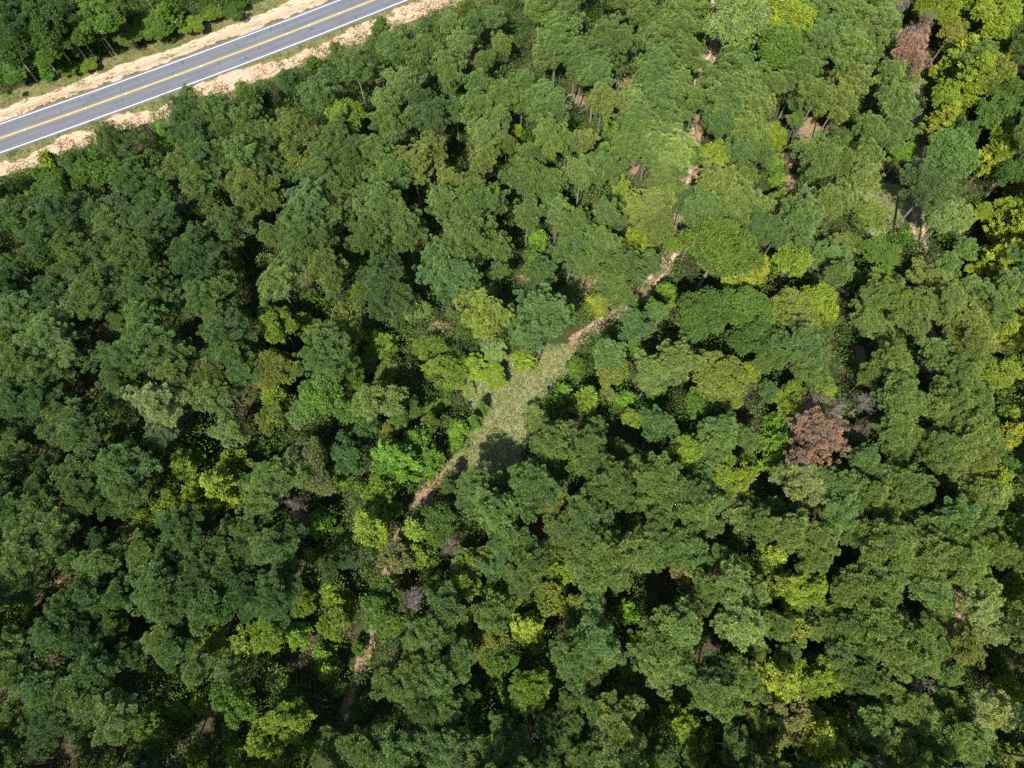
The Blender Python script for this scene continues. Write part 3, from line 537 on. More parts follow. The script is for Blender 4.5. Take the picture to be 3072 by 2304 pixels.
def pine_mesh(R, H, seed, sparse=1.0):
    """loblolly pine: tufts of needles at the ends of ascending branches; returns crown mesh, trunk mesh, crown centre height"""
    rg = np.random.default_rng(seed)
    D = R * 1.5
    z0 = H - D
    paths = []; tc = []; td = []; ts = []
    bend = rg.normal(0, .25, 2)
    zt = np.linspace(0, H - .6, 9)
    tx = bend[0] * np.sin(zt / H * 2.6); ty = bend[1] * np.sin(zt / H * 2.1)
    rt = .055 * R + .03 - (.05 * R) * (zt / H) ** 1.2
    paths.append((np.stack([tx, ty, zt], 1), np.maximum(rt, .04), 8))
    nb = int(26 + 5 * R)
    lob = rg.uniform(0, 6.28, 5); lw = rg.uniform(.06, .22, 5)
    for i in range(nb):
        q = (i + rg.uniform(0, 1)) / nb                      # 0 crown base .. 1 top
        z = z0 + D * q ** .9 * .96
        prof = math.sin(math.pi * (0.30 + 0.66 * q)) ** .75 if q < .98 else .25
        az = i * 2.4 + rg.normal(0, .35)
        out = 1 + sum(w * math.cos((k + 2) * (az - l)) for k, (l, w) in enumerate(zip(lob, lw)))
        L = R * prof * out * rg.uniform(.62, 1.12)
        if q < .12 and rg.random() < .4: continue
        rise = (0.10 + .75 * q) * L * rg.uniform(.5, 1.0)
        b0 = np.array([np.interp(z, zt, tx), np.interp(z, zt, ty), z])
        dirh = np.array([math.cos(az), math.sin(az), 0]); perp = np.array([-dirh[1], dirh[0], 0])
        tt = np.linspace(0, 1, 6)[:, None]
        curve = b0 + dirh * L * tt + np.array([0, 0, 1.]) * rise * tt ** 1.6 + perp * rg.normal(0, .10) * L * tt ** 2
        paths.append((curve, np.linspace(.028 * R * .55 + .02, .012, 6), 4))
        ntw = max(3, int(L * 2.0 * sparse))
        for k in range(ntw):
            s = 1 - (k / ntw) * .72 + rg.uniform(-.04, .04)
            s = min(s, 1.0)
            pb = b0 + dirh * L * s + np.array([0, 0, 1.]) * rise * s ** 1.6
            spread = (.34 * L * (1.02 - s * .62) + .18)
            for m in range(2 if k else 1):
                offs = perp * rg.normal(0, 1) * spread * (0.9 if m else .55) + dirh * rg.normal(0, .2) + np.array([0, 0, rg.normal(.12, .28)])
                p = pb + offs
                tc.append(p); td.append(unit(dirh * .55 + offs * .5 + np.array([0, 0, .9]))); ts.append(rg.uniform(.50, .82))
                if rg.random() < .35: paths.append((np.stack([pb - dirh * .2, (pb + p) / 2 - [0, 0, .05], p]), np.array([.022, .016, .01]), 3))
    for k in range(4):
        p = np.array([bend[0] * .4, bend[1] * .4, H - .4]) + rg.normal(0, .35, 3); tc.append(p); td.append(np.array([0, 0, 1.])); ts.append(.55)
    tc, td, ts = np.array(tc), np.array(td), np.array(ts)
    nb_ = 84
    n = len(tc)
    tt = np.repeat(rg.beta(2.2, 2.2, n), nb_)
    dirs = unit(np.repeat(td, nb_, 0) * .55 + unit(rg.normal(0, 1, (n * nb_, 3))))
    sz = np.repeat(ts, nb_)
    c = np.repeat(tc, nb_, 0) + dirs * (sz * rg.uniform(.10, .45, n * nb_))[:, None]
    ln = sz * rg.uniform(.42, .60, n * nb_); wd = rg.uniform(.05, .095, n * nb_)
    tip = np.clip((dirs * np.repeat(td, nb_, 0)).sum(1), 0, 1)
    tint = np.clip(tt * .60 + tip * .25 + rg.uniform(0, .15, n * nb_), 0, 1)
    v, f, ti = blades(c, dirs, ln, wd, tint, rg)
    crown = mesh_np('pine_crown', v, f, NEEDLE, {'tint': ti})
    trunk = tubes(paths, PINE_BARK, 'pine_trunk')
    return crown, trunk, z0 + D * .55

def broadleaf_mesh(R, H, seed, leaf=.30, sub='round'):
    rg = np.random.default_rng(seed)
    D = R * 1.7; zc = H - D * .5
    paths = []
    zt = np.linspace(0, zc + D * .2, 7)
    b = rg.normal(0, .3, 2)
    paths.append((np.stack([b[0] * np.sin(zt / H * 3), b[1] * np.sin(zt / H * 3), zt], 1), np.linspace(.05 * R + .05, .03 * R * .5 + .015, 7), 7))
    nl = int(20 + 7 * R)
    C = []; ra = []
    for i in range(nl):
        d = unit(rg.normal(0, 1, 3)); d[2] = abs(d[2]) * 1.0 - .25
        d = unit(d)
        s = rg.uniform(.60, .98) if i > 4 else .3
        p = np.array([0, 0, zc]) + d * np.array([R, R, D * .5]) * s * rg.uniform(.85, 1.08)
        C.append(p); ra.append(R * rg.uniform(.14, .34))
        base = np.array([0, 0, zc - D * .32 + rg.uniform(-.1, .25) * D * .5])
        mid = base * .5 + p * .5 + rg.normal(0, .08 * R, 3)
        paths.append((np.stack([base, base * .5 + mid * .5, mid, p]), np.array([.022 * R + .01, .018 * R + .01, .012 * R + .008, .008]), 4))
        for _ in range(3):
            e = p + unit(rg.normal(0, 1, 3)) * ra[-1] * .9
            paths.append((np.stack([p * .6 + mid * .4, (p + e) / 2, e]), np.array([.018, .013, .007]), 3))
    C = np.array(C); ra = np.array(ra)
    per = np.maximum(60, (ra ** 2 * 4 * np.pi * 2.0 / (leaf * leaf * .5)).astype(int))
    # twig sprays: leaves sit in small rosettes so the crown reads lumpy, not as noise
    rid = np.repeat(np.arange(len(C)), np.maximum(4, per // 11))
    sd = unit(rg.normal(0, 1, (len(rid), 3)) + np.array([0, 0, .45]))
    rp = C[rid] + sd * (ra[rid] * rg.uniform(.62, 1.12, len(rid)))[:, None]
    rt = rg.beta(2, 2, len(rid))
    k = 11
    dirs = unit(np.repeat(sd, k, 0) * .75 + unit(rg.normal(0, 1, (len(rid) * k, 3))))
    c = np.repeat(rp, k, 0) + rg.normal(0, leaf * .42, (len(rid) * k, 3))
    ln = leaf * rg.uniform(.7, 1.25, len(c)); wd = ln * rg.uniform(.5, .75, len(c))
    tint = np.clip(np.repeat(rt, k) * .7 + rg.uniform(0, .3, len(c)), 0, 1)
    v, f, ti = blades(c, dirs, ln, wd, tint, rg, leafy=True, up=.45)
    return mesh_np('leaf_crown', v, f, LEAF, {'tint': ti}), tubes(paths, OAK_BARK, 'oak_trunk'), zc + D * .1

def feather_mesh(R, H, seed):
    """broadleaf with long arching sprays that radiate from the stem, as sweetgum and young maples show from above"""
    rg = np.random.default_rng(seed)
    paths = [(np.stack([np.zeros(6), np.zeros(6), np.linspace(0, H * .97, 6)], 1), np.linspace(.05 * R + .05, .012, 6), 7)]
    c_, d_, t_ = [], [], []
    nb = int(34 + 6 * R)
    for i in range(nb):
        q = (i + rg.random()) / nb
        z = H * (.30 + .68 * q); az = i * 2.4 + rg.normal(0, .3)
        L = R * (1.0 - .78 * q ** 1.4) * rg.uniform(.75, 1.1)
        dh = np.array([math.cos(az), math.sin(az), 0]); pr = np.array([-dh[1], dh[0], 0])
        b0 = np.array([0, 0, z]); rise = L * rg.uniform(.15, .5)
        tt = np.linspace(0, 1, 5)[:, None]
        paths.append((b0 + dh * L * tt + np.array([0, 0, 1.]) * rise * tt, np.linspace(.03, .008, 5), 3))
        m = int(34 * L)
        s = rg.uniform(.15, 1, m) ** .7
        wdt = .30 * L * (1.08 - s)
        tb = rg.beta(2, 2)
        p = b0 + dh * (L * s)[:, None] + np.array([0, 0, 1.]) * (rise * s)[:, None] + pr * (rg.uniform(-1, 1, m) * (wdt + .12))[:, None] + rg.normal(0, .1, (m, 3))
        for _ in range(3):
            c_.append(p + rg.normal(0, .13, (m, 3))); d_.append(unit(dh * .7 + rg.normal(0, .55, (m, 3)) + [0, 0, .25])); t_.append(np.clip(tb * .6 + .4 * rg.random(m), 0, 1))
    c = np.concatenate(c_); d = np.concatenate(d_); t = np.concatenate(t_)
    ln = rg.uniform(.24, .42, len(c)); wd = ln * rg.uniform(.45, .7, len(c))
    v, f, ti = blades(c, d, ln, wd, t, rg, leafy=True, up=.5)
    return mesh_np('spray_crown', v, f, LEAF, {'tint': ti}), tubes(paths, OAK_BARK, 'sapling_trunk'), H * .66

def juniper_mesh(R, H, seed):
    rg = np.random.default_rng(seed)
    n = 9000
    q = rg.random(n) ** .8
    az = rg.uniform(0, 6.28, n); az = np.round(az / .42) * .42 + rg.normal(0, .10, n)
    rr = R * (1 - q) ** .85 * rg.uniform(.25, 1.15, n) * (.45 + .65 * ((q * 8 + np.round(az / .42) * .37) % 1)) * (.7 + .3 * np.cos(np.round(az / .42) * 2.1)) + .05
    c = np.stack([np.cos(az) * rr, np.sin(az) * rr, .4 + (H - .5) * q + rr * .25], 1)
    d = unit(np.stack([np.cos(az), np.sin(az), np.full(n, .5)], 1) + rg.normal(0, .35, (n, 3)))
    v, f, ti = blades(c, d, rg.uniform(.22, .42, n), rg.uniform(.07, .13, n), rg.random(n) * .7 + (rr / R) * .3, rg, up=.3)
    return mesh_np('cedar_crown', v, f, LEAF, {'tint': np.clip(ti, 0, 1)}), tubes([(np.stack([np.zeros(4), np.zeros(4), np.linspace(0, H * .95, 4)], 1), np.array([.12, .09, .05, .015]), 6)], OAK_BARK, 'cedar_trunk'), H * .6

def bare_mesh(R, H, seed, twigs, mat):
    """leafless tree: trunk, limbs, branches and fine twigs; returns limbs mesh, trunk mesh"""
    rg = np.random.default_rng(seed)
    br = []
    def grow(p, d, L, r, lev):
        nseg = 4; pts = [p]
        for k in range(nseg):
            d = unit(d + rg.normal(0, .13, 3) + np.array([0, 0, .04])); p = p + d * L / nseg; pts.append(p)
        br.append((np.array(pts), np.linspace(r, r * .45, nseg + 1), 5 if lev < 2 else 3))
        if lev >= twigs: return
        for k in range((6, 5, 5, 4)[lev]):
            i = rg.integers(1, nseg + 1)
            grow(pts[i], unit(d * .75 + unit(rg.normal(0, 1, 3)) * (.85 if lev else 1.0) + np.array([0, 0, .1])), L * rg.uniform(.45, .68), max(r * .42, .024), lev + 1)
    for i in range(9):
        az = i * 2.4 + rg.normal(0, .3); q = i / 9
        grow(np.array([0, 0, H * (.55 + .38 * q)]), unit(np.array([math.cos(az), math.sin(az), .25 + .8 * q])), R * (.78 - .3 * q), .075, 0)
    zt = np.linspace(0, H, 8)
    trunk = tubes([(np.stack([np.sin(zt / H * 2) * .3, np.cos(zt / H * 2) * .2 - .2, zt], 1), np.linspace(.26, .04, 8), 8)], mat, 'bare_trunk')
    return tubes(br, mat, 'bare_limbs'), trunk, H * .82

PINES = [(R, h, [pine_mesh(R, h, 100 + int(R * 10) * 7 + i) for i in range(n)]) for R, h, n in ((2.6, 15.5, 4), (3.5, 18.5, 7), (4.5, 21.0, 9), (5.6, 23.0, 6))]
DEAD_PINES = [(R, h, [pine_mesh(R, h, 950 + i, .55)]) for i, (R, h) in enumerate(((1.6, 10.0), (2.6, 15.0), (5.2, 21.0)))]
BROADS = [(R, h, [broadleaf_mesh(R, h, 300 + int(R * 10) * 7 + i, lf) for i in range(n)]) for R, h, n, lf in ((1.3, 3.2, 3, .20), (2.2, 8.5, 5, .22), (3.2, 12.5, 7, .23), (4.6, 16.5, 6, .25))]
FEATHERS = [(R, h, [feather_mesh(R, h, 500 + int(R * 10) * 7 + i) for i in range(n)]) for R, h, n in ((1.6, 4.5, 3), (2.5, 8.5, 4), (3.6, 13.0, 5), (4.8, 16.5, 4))]
JUNIPERS = [(1.5, 6.5, [juniper_mesh(1.5, 6.5, 700 + i) for i in range(2)])]
BARES = [(3.2, 15.0, [bare_mesh(3.2, 15.0, 800 + i, 3, DEAD_WOOD) for i in range(2)])]
TWIGGY = [(3.0, 11.0, [bare_mesh(3.0, 11.0, 850 + i, 3, DEAD_TWIG) for i in range(2)])]
STUMPY = [(1.5, 3.2, [bare_mesh(1.5, 3.2, 870, 2, DEAD_WOOD)])]
# ------------------------------------------------------------------ planting
def lin(r, g, b): return (r, g, b, 1.0)
PINE_COL = {'g': (0.110, 0.177, 0.047), 'd': (0.074, 0.132, 0.042), 'b': (0.103, 0.175, 0.052), 'l': (0.150, 0.224, 0.066), 'L': (0.185, 0.245, 0.098), 'o': (0.142, 0.192, 0.050), 'y': (0.205, 0.265, 0.050), 'k': (0.145, 0.240, 0.036),
            'r': (0.30, 0.195, 0.138), 'R': (0.33, 0.155, 0.095)}
LEAF_COL = {'g': (0.100, 0.180, 0.030), 'd': (0.066, 0.125, 0.028), 'b': (0.092, 0.178, 0.050), 'k': (0.130, 0.245, 0.028), 'l': (0.170, 0.235, 0.068), 'y': (0.180, 0.255, 0.030), 'Y': (0.225, 0.285, 0.038), 'o': (0.155, 0.195, 0.040), 'w': (0.185, 0.185, 0.062)}
PINE_WORD = {'g': 'mid green', 'd': 'dark green', 'b': 'bluish green', 'l': 'light green', 'L': 'pale grey-green', 'o': 'olive green', 'y': 'yellow-green', 'k': 'bright green'}
LEAF_WORD = {'g': 'mid green', 'd': 'dark green', 'b': 'bluish green', 'k': 'bright lime green', 'l': 'pale green', 'y': 'yellow-green', 'Y': 'yellow', 'o': 'olive', 'w': 'brown tinged'}

K = 0.66
kept = []; extra = []
for c in sorted(crowns, key=lambda c: -c[3] * (1.0 if c[0][0] == 'p' else 1.3)):
    ok = True
    for d in kept:
        kk = K if c[0][0] in 'ph' and d[0][0] in 'ph' else .2
        if c[0][0] != d[0][0]: kk *= .8
        if math.hypot(c[1] - d[1], c[2] - d[2]) < kk * (c[3] + d[3]): ok = False; break
    if ok: kept.append(c)
    elif c[0][0] in 'ph': extra.append(c)

LANDMARKS = [
    ((2480, 1310), 'the large rust brown pine'), ((2728, 150), 'the orange-brown dead pine'), ((2695, 2087), 'the tiny rust crown'), ((2752, 2060), 'the small bare grey tree'),
    ((2600, 1200), 'the leaning bare grey tree'), ((2765, 85), 'the bare pinkish twiggy tree'), ((2755, 390), 'the straight tan track'), ((2760, 715), 'the sandy two-rut track'), ((2682, 684), 'the long trunk shadow'),
    ((2440, 400), 'the white sandy spot'), ((2137, 170), 'the bare tan patch'), ((2241, 819), 'the bright yellow crown pair'), ((1937, 860), 'the sandy bend of the track'), ((1757, 855), 'the pinkish bare patch'),
    ((1640, 1120), 'the worn strip of the clearing'), ((1520, 1270), 'the middle of the grassy clearing'), ((1480, 1350), 'the round shadow in the clearing'), ((1264, 1480), 'the pale path gap'), ((1368, 1400), 'the lower tip of the clearing'),
    ((1400, 1235), 'the feathery green cedars'), ((1180, 1380), 'the broad lime green crowns'), ((1115, 1580), 'the yellow-topped lime tree'), ((886, 1527), 'the brown brush pile'), ((1244, 1790), 'the pale bare shrub'),
    ((1090, 1960), 'the reddish dirt trail'), ((674, 1470), 'the bright yellow crown mass'), ((486, 2130), 'the lime yellow crown by the watermark'), ((660, 1920), 'the yellow crown pair'), ((295, 1114), 'the slanting grey trunk'),
    ((395, 1595), 'the rust coloured floor gap'), ((1046, 800), 'the big black gap'), ((860, 1010), 'the yellow-green twin crowns'), ((600, 1040), 'the dark gap with bare soil'), ((1786, 440), 'the tall bare trunk'), ((1382, 440), 'the thin pale trunk'), ((1108, 300), 'the short grey trunk'),
    ((1838, 1850), 'the white stick'), ((2512, 2214), 'the large yellow crown'), ((2380, 1760), 'the yellow-green crown mass'), ((2880, 1895), 'the pale sandy hole'), ((2575, 1070), 'the dark hollow with trunks'), ((2085, 1640), 'the white forked branch'),
    ((1880, 1930), 'the narrow black gap'), ((2040, 2200), 'the tree ringed with yellow'), ((1560, 845), 'the small pale stump'), ((1735, 1240), 'the black gap beside the clearing'), ((2000, 1010), 'the black gap under the dark oak'), ((2740, 1950), 'the dark green middle of the wood'),
    ((340, 430), 'the lone pine on the clay bank'), ((1010, 150), 'the lone pine by the pink clay'), ((560, 330), 'the pines along the road'), ((150, 250), 'the grassy verge beyond the road'), ((700, 60), 'the bend of the wood beyond the road'), ((150, 500), 'the yellow bush by the verge'),
    ((1330, 60), 'the clay bank at the top'), ((2110, 330), 'the small straw gap'), ((1500, 560), 'the close pine stand'), ((2920, 1500), 'the grey snag near the edge'), ((3040, 850), 'the golden crowns at the edge'), ((3040, 1250), 'the orange-yellow crowns'), ((2900, 270), 'the broad golden crowns'), ((2400, 30), 'the pale branches at the top'),
    ((20, 1250), 'the left edge of the photo'), ((20, 1750), 'the dark hollow at the left'), ((300, 1980), 'the pine mass above the watermark'), ((760, 2250), 'the bottom edge of the photo'), ((1500, 2280), 'the lower rim of the photo'), ((3050, 2250), 'the lower right corner'), ((60, 40), 'the upper left corner'), ((250, 800), 'the dark pines below the road'), ((660, 720), 'the bluish crown below the road'),
    ((1150, 1150), 'the yellow brush hollow'), ((970, 1860), 'the lime green trees'), ((1940, 1560), 'the dense stand below the gap'), ((1720, 2050), 'the two black gaps'), ((2350, 1450), 'the crowns below the rust pine'),
]
LANDMARKS = [((x, y), n) for (x, y), n in LANDMARKS]
COUNT = ['touching', 'one crown', 'two crowns', 'three crowns', 'four crowns', 'five crowns', 'six crowns', 'seven crowns']
def where(dx, dy):
    a = math.degrees(math.atan2(-dy, dx)) % 360
    return ['right of', 'up and right of', 'above', 'up and left of', 'left of', 'down and left of', 'below', 'down and right of'][int((a + 22.5) // 45) % 8]
used = set()
def make_label(sx, sy, rpx, words, noun):
    cand = sorted(LANDMARKS, key=lambda L: math.hypot(sx - L[0][0], sy - L[0][1]))[:8]
    size = 'small' if rpx < 36 else 'broad' if rpx > 62 else 'large' if rpx > 52 else 'medium'
    for strict in (0, 1):
        for (lx, ly), name in cand:
            dx, dy = sx - lx, sy - ly
            d = math.hypot(dx, dy)
            n = int(d / 105.0)
            if d < 45: lab = f'{size} {words} {noun} right at {name}'; key = ('at', name, words, noun)
            else:
                n = min(n, 7)
                w = where(dx, dy)
                lab = f'{size} {words} {noun} {COUNT[n] + ", " if n == 0 else COUNT[n] + " "}{w} {name}'.replace('touching, ', 'just ')
                key = (w, n, name, noun if strict == 0 else words + noun)
            if len(lab.replace('-', ' ').split()) > 16: continue
            if key in used or lab in used: continue
            if strict and any(k == lab for k in used): continue
            used.add(key); used.add(lab)
            return lab
    i = 2
    lab = f'{size} {words} {noun} close beside {cand[0][1]}'
    for extra in ('partly hidden', 'half shaded', 'low', 'narrow', 'flat topped', 'uneven'):
        if f'{extra} {lab}' not in used: lab = f'{extra} {lab}'; break
    used.add(lab)
    return lab

FEET = [((2787, 545), (2682, 684)), ((1793, 299), (1786, 448)), ((1365, 330), (1382, 460)), ((1994, 378), (1966, 475)), ((146, 1020), (295, 1114)), ((2568, 909), (2550, 1027)), ((2465, 413), (2368, 451))]
LOW = [((1330, 1080), 170, .42), ((1450, 1250), 110, .6), ((1640, 1230), 75, .5), ((1130, 1060), 90, .6), ((1780, 930), 40, .5), ((1060, 1430), 60, .6)]
def plant(kinds, sx, sy, rpx, rg, cz_guess=15.0, low=1.0):
    """choose the size of tree that shows with radius rpx at the survey position, and where it stands"""
    cz = cz_guess
    for _ in range(3):
        x, y, dep = ray_ground(sx, sy, cz)
        r = rpx / 3.0 * dep / FPX
        R, H, lst = min(kinds, key=lambda k: abs(math.log(k[0] / r)))
        v = lst[rg.integers(len(lst))]
        s = float(np.clip(r / R, .72, 1.32)); cz = v[2] * s
    x, y, dep = ray_ground(sx, sy, cz)
    sz = low * (.86 if kinds is PINES else 1.0)
    if math.hypot(sx - 1440, sy - 1464) < 95: sz = .66    # the pine whose round shadow lies in the clearing
    for (lx, ly), lr, lf in LOW:
        if math.hypot(lx - sx, ly - sy) < lr and kinds is not PINES and cz_guess < 15: sz = min(sz, lf)
    if math.hypot(sx - 2787, sy - 545) > 20:            # lower trees: the track and glade behind them are sunlit
        for (lx, ly), lr, lf in (((2800, 843), 48, .62), ((2590, 710), 115, .55), ((2720, 840), 75, .6), ((2740, 330), 40, .6)):
            if math.hypot(lx - sx, ly - sy) < lr: sz = min(sz, lf)
    x, y, _ = ray_ground(sx, sy, cz * sz)
    for (cx, cy_), (bx, by) in FEET:                    # trees whose foot shows in the photograph
        if math.hypot(cx - sx, cy_ - sy) < 16:
            x, y, _ = ray_ground(bx, by, 0)
            zz = min(range(60, 260), key=lambda q: math.hypot(project(x, y, q / 10)[0] - sx, project(x, y, q / 10)[1] - sy)) / 10
            return v, (s, s, zz / v[2]), x, y
    gx_, gy_, _ = ray_ground(sx, sy, 0)                 # lower trees line the verge, their feet off the road
    _, want, _ = dist_poly(np.array([[gx_, gy_]]), ROAD)
    while sz > .26:
        d, sd, _ = dist_poly(np.array([[x, y]]), ROAD)
        clear_of = 9.0 if want[0] > 0 else max(4.5, v[2] * s * sz * .92)      # no crown shades the asphalt
        if sd[0] == want[0] and d[0] - HALF > clear_of or sy > 800: break
        sz -= .05
        x, y, _ = ray_ground(sx, sy, cz * sz)
    return v, (s, s, s * sz), x, y

rg = np.random.default_rng(21)
protos_used = {}
def root_empty(name, x, y, rz, s, tilt=(0, 0)):
    e = bpy.data.objects.new(name, None)
    col.objects.link(e)
    e.empty_display_size = 0.5
    e.location = (x, y, float(GH(x, y)) - .05)
    e.rotation_euler = (tilt[0], tilt[1], rz)
    if not isinstance(s, tuple): s = (s, s, s)
    w = rg.uniform(-.13, .13)
    e.scale = (s[0] * (1 + w), s[1] * (1 - w), s[2])
    return e
def GH(x, y): return ground_fields(np.array([[x, y]]))['h'][0]

def vary(c, amt, rg, sx=1200):
    g = (sx - 1000) / 2072 * .22                        # crowns get lighter and yellower towards the east
    v = rg.normal(0, amt) + g; w = rg.normal(0, amt * .5) + g * .5
    return (max(.01, c[0] * (1 + v + w)), max(.01, c[1] * (1 + v)), max(.008, c[2] * (1 + v - w)), 1.0)

RADIUS_GAIN = 1.10
def fit(sx, sy, r):
    best = r * RADIUS_GAIN * (1.09 if math.hypot(sx - 1500, sy - 1200) > 220 and sy > .37 * (1240 - sx) + 260 else 1.0)
    for gx_, gy_, gr in gaps:
        d = math.hypot(sx - gx_, sy - gy_)
        if d < best + gr * .6: best = max(.74 * r, min(best, d - gr * .6))
    return best
pines = sorted([c for c in kept if c[0][0] == 'p'], key=lambda c: -c[3])
LIMIT = 300
mass = pines[LIMIT:]
first = {}
def add_tree(name, cat, label, group, mesh_c, mesh_t, colour, x, y, s, tilt=None, crown_name='crown', colour_trunk=None):
    e = root_empty(name, x, y, rg.uniform(0, 6.283), s, tilt or tuple(rg.normal(0, .012, 2)))
    tag(e, label, cat, group)
    t = link('trunk', mesh_t, e)
    c = link(crown_name, mesh_c, e)
    c.color = colour
    return e

LONE = (2787, 545)      # the lone pine whose shadow and foot both show
bare_names = {'xg': ('bare grey', BARES), 'xp': ('bare brown twiggy', TWIGGY), 'xs': ('low bare grey', STUMPY)}
DEAD_LABELS = [(2453, 1305, 'broad rust brown dead pine, the largest reddish crown in the wood'), (2432, 1392, 'smaller dark rust dead pine touching the foot of the broad rust brown one'),
    (2724, 146, 'orange-brown dead pine beside the narrow track, under the fuzzy grey bare tree'), (2755, 180, 'small orange-brown dead pine at the lower end of the orange-brown crown by the track'), (2696, 2087, 'tiny rust coloured dead tree beside the bare grey tree among green pines')]
BARE_LABELS = [(2766, 83, 'fuzzy greyish brown bare tree above the orange-brown dead pine'), (2436, 1225, 'brown twiggy bare tree right above the broad rust brown dead pine'), (883, 1527, 'dark bare brown tree fallen between a lime crown and dark pines'),
    (2599, 1200, 'pale grey bare tree leaning with its trunk showing, beside the rust brown pine'), (2752, 2061, 'grey bare tree with fine twigs beside the tiny rust crown'), (2613, 1280, 'low brown bare tree just below the leaning pale grey one'),
    (2700, 28, 'small grey bare tree at the very top edge by the track'), (2512, 1221, 'small grey bare tree between the rust brown pine and the leaning grey tree'), (813, 2040, 'low grey bare shrub in the dark gap near the red dirt trail'),
    (1351, 1635, 'small pale bare tree in the gap below the broad bluish pines'), (1244, 1790, 'small pale grey bare tree with upright twigs, above the red dirt trail'), (2564, 1301, 'small brown bare tree between the broad rust crown and green pines')]
NOTE = []
order = sorted([c for c in kept if c[0][0] != 'p'] + pines[:LIMIT], key=lambda c: -c[3])
for code, sx, sy, r in order:
    k, q = code[0], code[1]
    rp = fit(sx, sy, r) * (1.2 if code[1] == 'Y' else 1.0)
    if k == 'p' and sy < 300 and sx < 830:              # beyond the road the wood's edge is leafy to the ground
        gx_, gy_, _ = ray_ground(sx, sy, 0); dd, ss, _ = dist_poly(np.array([[gx_, gy_]]), ROAD)
        if ss[0] > 0 and dd[0] < HALF + 30: k = 'h'; q = {'o': 'o', 'd': 'd'}.get(q, 'g')
    if k == 'p':
        v, s, x, y = plant(PINES, sx, sy, rp, rg, 17)
        lab = make_label(sx, sy, r, PINE_WORD[q], 'pine')
        add_tree('pine_tree', 'pine tree', lab, 'pines of the wood', v[0], v[1], vary(PINE_COL[q], .10, rg, sx), x, y, s)
    elif k == 'm':
        v, s, x, y = plant(DEAD_PINES, sx, sy, rp, rg, 15)
        lab = min(DEAD_LABELS, key=lambda L: math.hypot(L[0] - sx, L[1] - sy))[2]
        add_tree('dead_pine_tree', 'dead pine', lab, 'dead pines with rusty needles', v[0], v[1], lin(*PINE_COL[q]), x, y, s)
    elif k in 'hs':
        kinds = FEATHERS if q in 'kY' and rg.random() < .92 or q == 'y' and rg.random() < .3 else BROADS
        v, s, x, y = plant([kk for kk in kinds if (kk[0] < 2.3 if k == 's' else True)], sx, sy, rp, rg, 10 if k == 'h' else 3, .8 if q == 'k' else 1.0)
        noun = 'leafy tree' if k == 'h' else 'shrub'
        lab = make_label(sx, sy, r, LEAF_WORD[q], noun)
        add_tree('broadleaf_tree' if k == 'h' else 'shrub', 'leafy tree' if k == 'h' else 'shrub', lab, 'leafy trees of the wood' if k == 'h' else 'shrubs in the gaps', v[0], v[1], vary(LEAF_COL[q], .10, rg, sx), x, y, s)
    elif k == 'j':
        v, s, x, y = plant(JUNIPERS, sx, sy, rp, rg, 4)
        add_tree('cedar_tree', 'cedar', make_label(sx, sy, r, 'bright green feathery', 'cedar'), 'cedars beside the clearing', v[0], v[1], lin(.115, .215, .035), x, y, s)
    elif k == 'x':
        w, kinds = bare_names[code[:2]]
        v, s, x, y = plant(kinds, sx, sy, rp, rg, 10 if code != 'xs' else 2)
        noun = 'tree' if code != 'xs' else 'shrub'
        add_tree('bare_tree' if code != 'xs' else 'bare_shrub', 'bare ' + noun, min(BARE_LABELS, key=lambda L: math.hypot(L[0] - sx, L[1] - sy))[2], None, v[0], v[1], (1, 1, 1, 1), x, y, s, crown_name='branches')

# the smaller pines between them and the wood beyond the frame: one mass nobody counts
pts, rot, scl, pick, colr = [], [], [], [], []
flat = [(R, i, v) for R, H, lst in PINES for i, v in enumerate(lst[:2])]
def mass_point(x, y, want_R, q):
    cand = [(abs(f[0] - want_R), j) for j, f in enumerate(flat)]
    m = min(cand)[0]; js = [j for d_, j in cand if d_ < m + .01]; j = js[rg.integers(len(js))]
    pts.append((x, y, float(GH(x, y)) - .05)); rot.append((0, 0, rg.uniform(0, 6.28))); scl.append(float(np.clip(want_R / flat[j][0], .72, 1.3))); pick.append(j); colr.append(vary(PINE_COL[q], .10, rg))
for c in extra:
    if c[0][0] == 'p' and all(math.hypot(c[1] - g[0], c[2] - g[1]) > c[3] * .75 + g[2] * .8 for g in gaps): mass.append(c)
for code, sx, sy, r in mass:
    v, s, x, y = plant([(R, h, [v for v in lst[:2]]) for R, h, lst in PINES], sx, sy, fit(sx, sy, r), rg, 14, .86)
    j = [i for i, f in enumerate(flat) if f[2] is v][0]
    pts.append((x, y, float(GH(x, y)) - .05)); rot.append((0, 0, rg.uniform(0, 6.28))); scl.append(s[2]); pick.append(j); colr.append(vary(PINE_COL[code[1]], .10, rg, sx))
ring = []
for _ in range(9000):
    x, y = rg.uniform(-210, 210), rg.uniform(-75, 240)
    R = rg.uniform(3.0, 5.4)
    px, py = project(x, y, 17.0)
    fy = y * math.sin(TILT) - (17.0 - CAM_H) * math.cos(TILT)
    m = R / fy * FPX * 3 * .8
    if -m < px < 3072 + m and -m < py < 2304 + m: continue
    rd, rs, _ = dist_poly(np.array([[x, y]]), ROAD)
    if rd[0] < HALF + (12 if rs[0] > 0 else 27): continue
    if any((x - a) ** 2 + (y - b) ** 2 < ((R + c) * .78) ** 2 for a, b, c in ring): continue
    ring.append((x, y, R)); mass_point(x, y, R, 'ggdbo'[rg.integers(5)])
me = bpy.data.meshes.new('pine_woodland'); me.vertices.add(len(pts))
me.vertices.foreach_set('co', np.array(pts, np.float32).ravel())
